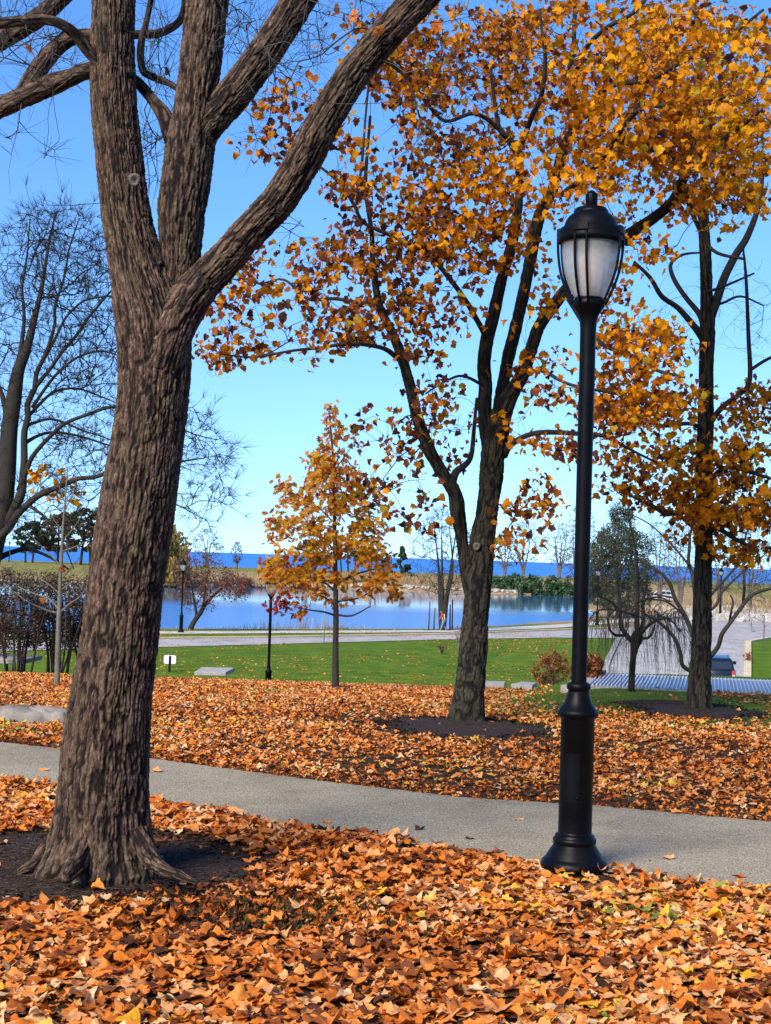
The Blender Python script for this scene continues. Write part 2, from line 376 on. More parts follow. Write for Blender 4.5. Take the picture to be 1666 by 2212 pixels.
lawn = ramp(t, [(.3, (.052, .108, .003)), (.5, (.085, .150, .005)), (.68, (.135, .190, .010))]); t.links.new(n2_.outputs[0], lawn.inputs[0])
lv = ramp(t, [(.35, (.62, .66, .5)), (.7, (1.3, 1.25, 1.1))]); t.links.new(n3.outputs[0], lv.inputs[0])
lawn2 = mixc(t, 1.0, lawn.outputs[0], lv.outputs[0], 'MULTIPLY')
tanr = ramp(t, [(.3, (.16, .10, .055)), (.5, (.30, .20, .10)), (.7, (.36, .28, .12))]); t.links.new(n2_.outputs[0], tanr.inputs[0])
f1 = N_(t, "ShaderNodeClamp"); t.links.new(a.outputs['Fac'], f1.inputs[0])
s1 = N_(t, "ShaderNodeMath", operation='SUBTRACT'); s1.inputs[1].default_value = 1; t.links.new(a.outputs['Fac'], s1.inputs[0])
f2 = N_(t, "ShaderNodeClamp"); t.links.new(s1.outputs[0], f2.inputs[0])
c1 = mixc(t, f1.outputs[0], soil.outputs[0], lawn2); c2 = mixc(t, f2.outputs[0], c1, tanr.outputs[0])
t.links.new(c2, p.inputs['Base Color']); p.inputs['Roughness'].default_value = .95; p.inputs['Specular IOR Level'].default_value = .1
t.links.new(bump(t, n3.outputs[0], .8, .03), p.inputs['Normal']); MAT['ground'] = m
mb = MB(); ny, nx = GX.shape; ii = (np.arange(ny - 1)[:, None] * nx + np.arange(nx - 1)[None])
mb.add(np.stack([GX, GY, GZ], 2).reshape(-1, 3), np.stack([ii, ii + 1, ii + nx + 1, ii + nx], 2).reshape(-1, 4), cover=cover.ravel())
tag(mb.build('ground', MAT['ground']), 'park ground of leafy soil, green lawn and tan far bank', kind='structure')

def sheet(name, A, B, mat, off, label, nu=6, step=.5, z=None, attr=False):
    """surface strip between two world polylines A and B of equal parameter"""
    A = np.asarray(A, float); B = np.asarray(B, float)
    def rs(P, k):
        d = np.concatenate([[0], np.cumsum(np.hypot(*np.diff(P, axis=0).T))]); tt = np.linspace(0, d[-1], k); return np.stack([np.interp(tt, d, P[:, 0]), np.interp(tt, d, P[:, 1])], 1)
    L = np.hypot(*np.diff(A, axis=0).T).sum(); k = max(3, int(L / step)); a_, b_ = rs(A, k), rs(B, k)
    u = np.linspace(0, 1, nu)[None, :, None]; G = a_[:, None] * (1 - u) + b_[:, None] * u
    zz = hgt(G[..., 0], G[..., 1]) + off if z is None else np.full(G.shape[:2], z)
    V = np.concatenate([G, zz[..., None]], 2).reshape(-1, 3); i = np.arange(k - 1)[:, None] * nu + np.arange(nu - 1)[None]
    m_ = MB(); m_.add(V, np.stack([i, i + nu, i + nu + 1, i + 1], 2).reshape(-1, 4))
    return tag(m_.build(name, mat), label, kind='structure')
def asphalt(name, lo, hi, sc, speck):
    m, t, p, o = new_mat(name); tc = N_(t, "ShaderNodeTexCoord")
    n1 = noise(t, tc.outputs['Object'], sc, 6, .75); n2q = noise(t, tc.outputs['Object'], .8, 4, .6); n3 = noise(t, tc.outputs['Object'], sc * 3.2, 2, .7)
    r1 = ramp(t, [(.3, lo), (.7, hi)]); t.links.new(n1.outputs[0], r1.inputs[0])
    r2 = ramp(t, [(.3, (.70, .69, .66)), (.5, (.96, .95, .94)), (.7, (1.15, 1.13, 1.1))]); t.links.new(n2q.outputs[0], r2.inputs[0])
    r3 = ramp(t, [(.36, speck), (.5, (1, 1, 1)), (.64, (1.5, 1.48, 1.4))]); t.links.new(n3.outputs[0], r3.inputs[0])
    c = mixc(t, 1.0, mixc(t, 1.0, r1.outputs[0], r2.outputs[0], 'MULTIPLY'), r3.outputs[0], 'MULTIPLY')
    t.links.new(c, p.inputs['Base Color']); p.inputs['Roughness'].default_value = .95; p.inputs['Specular IOR Level'].default_value = .05
    t.links.new(bump(t, n3.outputs[0], .7, .012), p.inputs['Normal']); return m
MAT['asphalt'] = asphalt('path_asphalt', (.232, .196, .140), (.356, .304, .220), 22, (.45, .44, .42))
MAT['road'] = asphalt('pale_road', (.29, .27, .265), (.37, .35, .34), 3, (.85, .85, .85))
MAT['road2'] = asphalt('pale_concrete_path', (.42, .38, .34), (.52, .48, .43), 3, (.85, .85, .85))
sheet('path', NE, FE, MAT['asphalt'], .012, 'grey asphalt footpath slanting past the lamp post', 14, .12)
# the road by the pond, its grass strip kerb, the pond path, the driveway
zr = -2.5
rn = [gp(x, y, zr)[:2] for x, y in ((-400, 1420), (0, 1408), (340, 1399), (600, 1392), (960, 1382), (1204, 1378), (1335, 1379))]
rf = [gp(x, y, zr)[:2] for x, y in ((-400, 1398), (0, 1390), (340, 1382), (600, 1379), (960, 1372.5), (1204, 1363), (1340, 1358))]
pn = [gp(x, y, zr)[:2] for x, y in ((-400, 1383), (0, 1377), (340, 1370), (600, 1368.5), (960, 1366.5), (1080, 1362), (1204, 1357), (1400, 1341), (1560, 1322))]
pf = [gp(x, y, zr)[:2] for x, y in ((-400, 1376), (0, 1371), (340, 1364.5), (600, 1363.5), (960, 1362), (1080, 1356), (1204, 1350), (1400, 1333), (1560, 1313))]
sheet('road', rn, rf, MAT['road'], .03, 'pale road running beside the pond', 6, 1.0)
sheet('pond_path', pn, pf, MAT['road2'], .03, 'pale path along the edge of the pond', 4, 1.0)
ysr = np.linspace(46, 84, 70); xl = np.interp(ysr, EY, EX) + .3; xr = .2445 * ysr - .05
sheet('driveway', np.stack([xl, ysr], 1) * S, np.stack([xr, ysr], 1) * S, MAT['road'], .04, 'wide pale driveway sloping down towards the grating', 12, .5)
cr_l = [gp(x, y, zr)[:2] for x, y in ((1332, 1381), (1345, 1358), (1440, 1344), (1500, 1334), (1560, 1322))]
cr_r = [gp(x, y, zr)[:2] for x, y in ((1618, 1390.5), (1660, 1380), (1800, 1366), (1900, 1352), (2000, 1335))]
sheet('road_junction', cr_l, cr_r, MAT['road'], .035, 'road junction beyond the driveway', 10, .8)
def kerb(name, pts, label, wd=.25, hh=.14, mat='kerb', off=0.0):
    pts = np.asarray(pts, float); d = np.concatenate([[0], np.cumsum(np.hypot(*np.diff(pts, axis=0).T))]); k = max(3, int(d[-1] / .8)); tt = np.linspace(0, d[-1], k)
    C = np.stack([np.interp(tt, d, pts[:, 0]), np.interp(tt, d, pts[:, 1])], 1); T = np.gradient(C, axis=0); T /= np.linalg.norm(T, axis=1)[:, None]; Nn = np.stack([-T[:, 1], T[:, 0]], 1)
    z = hgt(C[:, 0], C[:, 1]) + off; V = []
    for sx, zz in ((-.5, -.1), (-.5, hh), (.5, hh), (.5, -.1)):
        V.append(np.concatenate([C + Nn * sx * wd, (z + zz)[:, None]], 1))
    V = np.stack(V, 1).reshape(-1, 3); i = np.arange(k - 1)[:, None] * 4 + np.arange(3)[None]
    m_ = MB(); m_.add(V, np.stack([i, i + 1, i + 5, i + 4], 2).reshape(-1, 4), [[0, 1, 2, 3], [4 * k - 1, 4 * k - 2, 4 * k - 3, 4 * k - 4]])
    return tag(m_.build(name, MAT[mat], smooth=False), label, kind='structure')
rfa = np.array(rf)
kerb('kerb', rfa + np.array([0, .35]), 'yellowish kerb along the pond side of the road', .4)
kerb('kerb', np.stack([xl[36:] - .1, ysr[36:]], 1) * S, 'pale kerb on the left edge of the driveway', .35, mat='concrete')
kr = list(np.stack([.2445 * ysr[26:] + .02, ysr[26:]], 1) * S) + cr_r[1:3]
kerb('kerb', kr, 'yellowish kerb around the grass right of the driveway', .42)

# ------------------------------------------------------------------ water
def water_mat(name, base, rough, sc, st, spec, patch=None):
    m, t, p, o = new_mat(name); tc = N_(t, "ShaderNodeTexCoord")
    v = mapping(t, tc.outputs['Object'], (1, .45, 1)); n1 = noise(t, v, sc, 4, .6)
    p.inputs['Base Color'].default_value = (*base, 1); p.inputs['Roughness'].default_value = rough; p.inputs['Specular IOR Level'].default_value = spec
    b = N_(t, "ShaderNodeBump"); b.inputs['Distance'].default_value = .2; t.links.new(n1.outputs[0], b.inputs['Height'])
    if patch:
        sx = N_(t, "ShaderNodeSeparateXYZ"); t.links.new(tc.outputs['Object'], sx.inputs[0])
        nz = noise(t, mapping(t, tc.outputs['Object'], (.5, 1, 1)), .03, 3, .6)
        ad = N_(t, "ShaderNodeMath", operation='MULTIPLY_ADD'); t.links.new(nz.outputs[0], ad.inputs[0]); ad.inputs[1].default_value = 26; t.links.new(sx.outputs[1], ad.inputs[2])
        mr = N_(t, "ShaderNodeMapRange"); t.links.new(ad.outputs[0], mr.inputs[0])
        for k_, v_ in zip((1, 2, 3, 4), patch): mr.inputs[k_].default_value = v_
        t.links.new(mr.outputs[0], b.inputs['Strength'])
        mc = N_(t, "ShaderNodeMapRange"); t.links.new(ad.outputs[0], mc.inputs[0])
        for k_, v_ in zip((1, 2, 3, 4), (patch[0], patch[1], .55, .04)): mc.inputs[k_].default_value = v_
        df = N_(t, "ShaderNodeBsdfDiffuse"); df.inputs[0].default_value = (.05, .21, .55, 1)  # diffuse blue on the near water stands in for sky mirrored by ripples
        mx = N_(t, "ShaderNodeMixShader"); t.links.new(mc.outputs[0], mx.inputs[0]); t.links.new(p.outputs[0], mx.inputs[1]); t.links.new(df.outputs[0], mx.inputs[2]); t.links.new(mx.outputs[0], o.inputs[0])
    else: b.inputs['Strength'].default_value = st
    t.links.new(b.outputs[0], p.inputs['Normal']); return m
MAT['pond'] = water_mat('pond_water', (.03, .09, .16), .06, 2.2, .4, .5, (128 * S, 142 * S, .55, .03))
MAT['lake'] = water_mat('lake_water', (.035, .18, .52), .5, .25, .6, .12)  # blue base colour stands in for high sky reflected off the waves
pp = pond.copy(); cen = pp.mean(0); mb = MB()
vv = np.concatenate([[cen], cen + (pp - cen) * 1.03]) * S
mb.add(np.concatenate([vv, np.full((len(vv), 1), -2.62 * S)], 1), [[0, i + 1, (i + 1) % len(pp) + 1] for i in range(len(pp))])
tag(mb.build('pond', MAT['pond']), 'blue park pond', kind='structure')
mb = MB(); mb.add([[-30000, 236 * S, -3.6 * S], [30000, 236 * S, -3.6 * S], [30000, 40000, -3.6 * S], [-30000, 40000, -3.6 * S]], [[0, 1, 2, 3]])
tag(mb.build('lake', MAT['lake']), 'wide blue lake reaching the horizon', kind='structure')

# ------------------------------------------------------------------ leaves
def leaf_template(kind):
    if kind == 'maple':
        h = [(0, -.02), (.16, -.10), (.40, -.05), (.35, .10), (.46, .20), (.58, .40), (.42, .42), (.29, .50), (.31, .64), (.16, .72), (0, .96)]
    elif kind == 'maple2':
        h = [(0, -.02), (.20, -.12), (.36, -.02), (.38, .12), (.52, .24), (.50, .42), (.38, .50), (.36, .62), (.22, .74), (.12, .80), (0, .98)]
    elif kind == 'torn':
        h = [(0, 0), (.16, -.04), (.30, .10), (.22, .26), (.44, .36), (.30, .56), (.34, .70), (.10, .72), (0, .90)]
    elif kind == 'oak':
        h = [(0, 0), (.05, .08), (.22, .12), (.08, .24), (.36, .36), (.30, .44), (.10, .44), (.34, .62), (.27, .70), (.09, .66), (.20, .86), (.06, .84), (0, 1.0)]
    elif kind == 'small':
        h = [(0, 0), (.3, .25), (.28, .6), (0, 1.0)]
    h = np.array(h); out = np.vstack([h, h[-2:0:-1] * (-1, 1)])
    return out
def leaves(mb, C, size, rng, Y, Nrm, tint, kind='maple', curl=.25, centre=.35, fold=.6, crimp=.5):
    """C centres, Y tip directions, Nrm approximate normals"""
    o2 = leaf_template(kind); k = len(o2); n = len(C)
    base = np.vstack([[0, centre], o2]); xx, yy = base[:, 0], base[:, 1] - centre
    Y = Y / (np.linalg.norm(Y, axis=1)[:, None] + 1e-9); X = np.cross(Y, Nrm); X /= np.linalg.norm(X, axis=1)[:, None] + 1e-9; Z = np.cross(X, Y)
    ca = rng.normal(0, curl, (n, 1)) + curl * .5; cb = rng.normal(0, curl, (n, 1)); cc = rng.uniform(0, curl, (n, 1)); ph = rng.uniform(0, 6.28, (n, 1)); cf = np.abs(rng.normal(0, curl, (n, 1)))
    rr = np.hypot(xx, yy)[None]; an = np.arctan2(yy, xx)[None]
    zz = 1.6 * ca * xx[None] ** 2 + 1.0 * cb * yy[None] ** 2 + crimp * cc * rr * np.sin(3 * an + ph) + fold * cf * np.abs(xx)[None] + .12 * (crimp - .5) * np.sin(7 * an + 2 * ph) * rr
    sx = rng.uniform(.65, 1.1, (n, 1)); s_ = np.asarray(size).reshape(-1, 1) * np.ones((n, 1))
    V = C[:, None] + (X[:, None] * (xx[None] * sx)[..., None] + Y[:, None] * np.broadcast_to(yy, (n, k + 1))[..., None] + Z[:, None] * zz[..., None]) * s_[..., None]
    j = np.arange(k); f = np.stack([np.zeros(k, int), 1 + j, 1 + (j + 1) % k], 1)
    Fq = (np.arange(n)[:, None, None] * (k + 1) + f[None]).reshape(-1, 3)
    mb.add(V.reshape(-1, 3), Fq, tint=np.repeat(np.clip(tint, 0, 1), k + 1)); return mb
def rdir(rng, n): 
    v = rng.normal(size=(n, 3)); return v / np.linalg.norm(v, axis=1)[:, None]
def hang(rng, n, down=.8):
    Y = rdir(rng, n); Y[:, 2] -= down; Nn = rdir(rng, n); return Y, Nn

# ------------------------------------------------------------------ branching
class Skel:
    def __init__(s): s.p = []; s.d = []; s.r = []; s.par = []; s.base = []
    def limb(s, P):
        P = spline(P, max(.06, np.median(np.linalg.norm(np.diff(np.asarray(P)[:, :3], axis=0), axis=1)) / 5)); T = np.gradient(P[:, :3], axis=0); T /= np.linalg.norm(T, axis=1)[:, None] + 1e-9
        for q, tt in zip(P, T): s.p.append(q[:3]); s.d.append(tt); s.r.append(q[3]); s.par.append(-1)
def grow(sk, T, rng, rtip, back=.8, wig=.12, nseg=3, lift=0.0, expo=2.3, rmax=None, kstart=1.0):
    """connect target points T to the limb skeleton, nearest first; returns segment arrays"""
    T = np.asarray(T, float); nb = len(sk.p); cap = nb + len(T) * nseg
    P = np.zeros((cap, 3)); D = np.zeros((cap, 3)); P[:nb] = sk.p; D[:nb] = sk.d
    par = np.full(cap, -1, int); n = nb
    dmin = np.full(len(T), 1e9)
    for i in range(0, nb, 500): dmin = np.minimum(dmin, np.linalg.norm(T[:, None] - P[None, i:min(nb, i + 500)], axis=2).min(1))
    for ti in np.argsort(dmin):
        q = T[ti]; v = q - P[:n]; L = np.linalg.norm(v, axis=1) + 1e-6
        c = (v * D[:n]).sum(1) / L
        cost = L * (1 + back * (1 - c) * .5); b = int(np.argmin(cost)); L_ = L[b]
        p0 = P[b]; d0 = D[b]; e = q - p0; mid = p0 + e * .5 + d0 * L_ * .16 + rng.normal(0, wig * L_ * .5, 3) + np.array([0, 0, lift * L_])
        last = b
        for k in range(1, nseg + 1):
            tt = k / nseg; pt = (1 - tt) ** 2 * p0 + 2 * tt * (1 - tt) * mid + tt * tt * q
            if k < nseg: pt = pt + rng.normal(0, wig * L_ * .12, 3)
            P[n] = pt; dd = pt - P[last]; D[n] = dd / (np.linalg.norm(dd) + 1e-9); par[n] = last; last = n; n += 1
    ar = np.zeros(n); isleaf = np.ones(n, bool); isleaf[par[nb:n]] = False; ar[nb:] = np.where(isleaf[nb:], rtip ** expo, 0)
    for i in range(n - 1, nb - 1, -1): ar[par[i]] += ar[i]
    Rr = np.maximum(ar, rtip ** expo) ** (1 / expo)
    if rmax: Rr = np.minimum(Rr, rmax)
    br = np.array(sk.r); idx = np.arange(nb, n)
    for i in idx:
        pr = par[i]; lim = br[pr] * .75 if pr < nb else Rr[pr]
        if Rr[i] > lim: Rr[i] = lim
    R0 = np.where(par[idx] < nb, Rr[idx], Rr[par[idx]])
    return P[par[idx]], P[idx], R0, Rr[idx], P[idx[isleaf[idx]]], D[idx[isleaf[idx]]], P[:n]
def twiglets(mb, Q, D, rng, n, L, r, nz=.06, fwd=.8, upw=0):
    k = len(Q); i = np.repeat(np.arange(k), n); d = D[i] * fwd + rdir(rng, len(i)) + np.array([0, 0, upw]); d /= np.linalg.norm(d, axis=1)[:, None]
    ln = rng.uniform(.4, 1.1, len(i))[:, None] * L; A = Q[i]; Bm = A + d * ln * .5 + rng.normal(0, nz * L, (len(i), 3)); E = A + d * ln + rng.normal(0, nz * 1.6 * L, (len(i), 3))
    segs(mb, A, Bm, np.full(len(i), r), np.full(len(i), r * .8)); segs(mb, Bm, E, np.full(len(i), r * .8), np.full(len(i), r * .5)); return E
def px_limb(L, d):
    out = []
    for q in L:
        dd = d + (q[3] if len(q) > 3 else 0); out.append([*at(q[0], q[1], dd), q[2] * .5 * dd * S / F])
    return np.array(out)
def wiggle(P, rng, amp):
    Q = spline(P, .45); L = np.linalg.norm(P[-1, :3] - P[0, :3]); m_ = rng.normal(0, amp * L, (len(Q), 3)); m_[:, 2] *= .6; m_[0] = 0; Q[:, :3] += m_; return Q
def blob_pts(rng, bl, d0):
    out = []
    for b in bl:
        cx, cy, rx, ry, n = b[:5]; dd, sd = (b[5], b[6]) if len(b) > 6 else (0, 1.4)
        a = rng.uniform(0, 6.283, n); r = np.sqrt(rng.uniform(0, 1, n)); dep = d0 + dd + np.clip(rng.normal(0, sd, n), -2.2 * sd, 2.2 * sd)
        for x, y, d in zip(cx + rx * r * np.cos(a), cy + ry * r * np.sin(a), dep): out.append(at(x, y, d))
    return np.array(out)

# ================================================================== BIG FORKED TREE (left foreground)
rng = np.random.default_rng(11)
BD = 7.55
base = ground_hit(214, 1872); bz = base[2]
big = thing('bare_tree', 'large bare forked tree with furrowed grey brown bark, nearest tree at the left', 'tree', base)
def flare_fn(h, th):
    lob = .45 + .30 * np.cos(3 * th + .6) + .22 * np.cos(5 * th + 2.1) + .12 * np.cos(8 * th)
    return 1 + .62 * np.exp(-np.maximum(h - .2, 0) / .17) * np.clip(lob, 0, 2) + .10 * np.exp(-h / .9) * np.cos(4 * th + 1.0)
trunk = px_limb([(214, 1940, 196), (216, 1872, 196), (219, 1790, 194), (224, 1700, 190), (231, 1600, 184), (243, 1486, 172), (257, 1397, 167), (271, 1269, 164), (289, 1142, 163), (309, 1014, 157), (327, 887, 152), (334, 788, 155), (331, 715, 158), (318, 655, 148), (303, 600, 128), (287, 530, 113), (274, 465, 106), (260, 358, 101), (246, 215, 98), (243, 107, 94), (246, 0, 92), (250, -160, 88), (262, -420, 70)], BD)
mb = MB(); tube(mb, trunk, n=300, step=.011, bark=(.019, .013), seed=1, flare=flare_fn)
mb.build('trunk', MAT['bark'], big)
BL = {
 'mid': [(352, 740, 90, .03), (372, 650, 84, .03), (388, 573, 84, .03), (391, 465, 104, .0), (401, 394, 108), (410, 322, 108), (424, 215, 90), (436, 107, 90), (448, 0, 90), (462, -160, 80)],
 'midr': [(412, 350, 84, .02), (432, 288, 80), (480, 232, 76), (536, 163, 74), (590, 88, 72), (646, 0, 70), (710, -100, 66)],
 'right': [(345, 800, 86, -.08), (372, 715, 92, -.08), (404, 655, 88, -.08), (442, 606, 80, -.1), (484, 563, 76, -.12), (540, 500, 74, -.15), (604, 430, 74, -.2), (656, 345, 76, -.25), (712, 240, 74, -.3), (778, 140, 71, -.3), (850, 58, 70, -.35), (925, -22, 68, -.4), (1010, -110, 60, -.4)],
 'A': [(232, 150, 38, .1), (188, 153, 37, .2), (150, 168, 38, .3), (112, 182, 46, .35), (60, 206, 44, .4), (0, 233, 43, .5), (-80, 270, 40, .5)],
 'B': [(235, 80, 30, .5), (196, 76, 30, .6), (150, 84, 33, .6), (112, 112, 38, .6), (78, 158, 42, .5), (50, 206, 40, .4)],
 'C': [(225, 150, 22, -.05), (190, 108, 26, -.1), (166, 76, 25, -.15), (132, 52, 22, -.2), (90, 42, 22, -.2), (0, 50, 24, -.3), (-70, 58, 24, -.3)],
 'D': [(-60, 110, 50, .9), (0, 84, 48, .9), (50, 58, 42, .9), (95, 28, 40, .9), (150, -20, 36, .9)],
 'E': [(262, 78, 18, .3), (300, 74, 19, .4), (345, 71, 19, .45), (383, 50, 17, .5), (398, 20, 17, .5), (402, -40, 16, .5)],
 'Fx': [(262, 150, 24, .1), (300, 180, 24, .15), (332, 218, 26, .1), (356, 252, 34, .05), (372, 300, 38, .0)],
 'G': [(392, 196, 14, .1), (365, 180, 14, .15), (330, 166, 16, .2), (308, 150, 17, .25), (304, 100, 17, .3), (318, 40, 13, .35), (330, -20, 12, .35)],
}
sk = Skel()
for nm, L in BL.items():
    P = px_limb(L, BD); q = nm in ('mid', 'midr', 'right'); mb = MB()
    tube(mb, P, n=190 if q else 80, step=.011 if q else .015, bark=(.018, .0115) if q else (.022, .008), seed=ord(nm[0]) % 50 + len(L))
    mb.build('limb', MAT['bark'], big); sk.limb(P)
sk.limb(trunk[15:])
# pruning scar, knob and roots
def scar(px, py, d, rad, parent, nm='pruning_scar'):
    c = at(px, py, d); v = CAM - c; v /= np.linalg.norm(v); T = np.cross(v, [0, 0, 1.0]); T /= np.linalg.norm(T); Bq = np.cross(T, v)
    m_ = MB(); th = np.linspace(0, 6.283, 28, endpoint=False); rings = [(1.25, -.25), (1.12, .10), (.95, .26), (.72, .22), (.5, .05), (.2, -.02), (.02, 0)]
    V = np.concatenate([c + (np.outer(np.cos(th), T) * 1 + np.outer(np.sin(th), Bq) * 1.12) * (rad * a * (1 + .06 * np.sin(3 * th))[:, None]) + v * rad * h for a, h in rings])
    i = np.arange(len(rings) - 1)[:, None] * 28; j = np.arange(28)[None]; q = np.stack([i + j, i + (j + 1) % 28, i + 28 + (j + 1) % 28, i + 28 + j], 2).reshape(-1, 4)
    rd = np.repeat([.8, 1, 1, 1, .9, .2, 0], 28); m_.add(V, q, bark=V, ridge=rd); return m_.build(nm, MAT['bark_scar'], parent)
scar(291, 388, BD - .158, .032, big)
mb = MB(); P = px_limb([(640, 372, 40, -.24), (660, 382, 38, -.24), (672, 384, 18, -.24)], BD); tube(mb, P, 40, .012, (.03, .012), 4); mb.build('knot', MAT['bark'], big)
for L in ([(300, 1800, 46, -.1), (322, 1850, 40, -.22), (350, 1876, 30, -.32), (392, 1893, 20, -.4), (425, 1908, 8, -.45)], [(130, 1800, 40, .05), (104, 1838, 42, -.02), (78, 1866, 34, -.06), (42, 1886, 18, -.1)], [(180, 1830, 50, -.2), (160, 1872, 46, -.32), (140, 1898, 26, -.42)]):
    mb = MB(); tube(mb, px_limb(L, BD), 80, .011, (.024, .012), 7); mb.build('root', MAT['bark'], big)
T = blob_pts(rng, [(60, 300, 70, 60, 12, .2, .3), (70, 120, 110, 110, 46, .3, .4), (335, 120, 40, 110, 34, .2, .3), (330, 330, 18, 90, 14, .1, .2), (520, 60, 50, 80, 22, 0, .4), (650, 150, 90, 110, 40, 0, .4), (720, 40, 120, 50, 30, 0, .4), (900, 200, 90, 120, 22, -.2, .5), (330, 220, 40, 120, 26, .2, .3), (60, 60, 90, 70, 40, .3, .4), (510, 60, 50, 70, 22, .1, .4), (620, 110, 90, 70, 30, .1, .4), (640, 480, 30, 60, 5, -.1, .2), (180, 440, 60, 8, 3, 0, .1), (560, 250, 60, 60, 10, 0, .3), (1000, 120, 140, 110, 26, -.3, .4), (-60, 150, 60, 120, 20, .3, .5)], BD)
s0, s1, r0, r1, Q, Dq, _ = grow(sk, T, rng, .0021, back=1.2, wig=.07, rmax=.014)
mb = MB(); segs(mb, s0, s1, r0, r1, 5); twiglets(mb, Q, Dq, rng, 5, .26, .0018, .025, 1.0, .2); mb.build('twigs', MAT['twig'], big)
mb = MB(); C = Q[rng.choice(len(Q), 6, False)]; Y, Nn = hang(rng, 6, 1.2); leaves(mb, C, .09, rng, Y, Nn, rng.uniform(.05, .5, 6)); mb.build('foliage', MAT['litter'], big)

# ================================================================== MAPLE (middle)
rng = np.random.default_rng(21)
mbse = ground_hit(1010, 1562); MD = mbse[1] / S + .1
maple = thing('maple_tree', 'maple with orange and golden leaves and dark twin trunk, behind the path at the centre', 'tree', mbse)
def flare2(h, th): return 1 + .34 * np.exp(-np.maximum(h - .15, 0) / .16) * (.6 + .3 * np.cos(3 * th + 1) + .2 * np.cos(5 * th))
tr = px_limb([(1009, 1590, 76), (1009, 1556, 75), (1014, 1499, 66), (1019, 1447, 62), (1023, 1395, 61), (1027, 1342, 57), (1031, 1290, 57), (1033, 1245, 61), (1038, 1205, 58), (1043, 1160, 54), (1052, 1108, 47), (1059, 1056, 49), (1062, 1025, 52), (1065, 985, 52), (1073, 935, 54), (1087, 885, 44), (1108, 846, 33), (1130, 806, 30), (1147, 757, 27), (1165, 705, 26), (1200, 655, 25), (1235, 612, 24), (1290, 560, 24), (1350, 512, 24), (1412, 471, 23), (1453, 435, 22), (1471, 397, 21), (1497, 353, 19, -.5), (1526, 332, 17, -.9), (1571, 297, 13, -1.3), (1640, 240, 9, -1.6)], MD)
mb = MB(); tube(mb, tr, n=170, step=.018, bark=(.024, .012), seed=31, flare=flare2); mb.build('trunk', MAT['bark_olive'], maple)
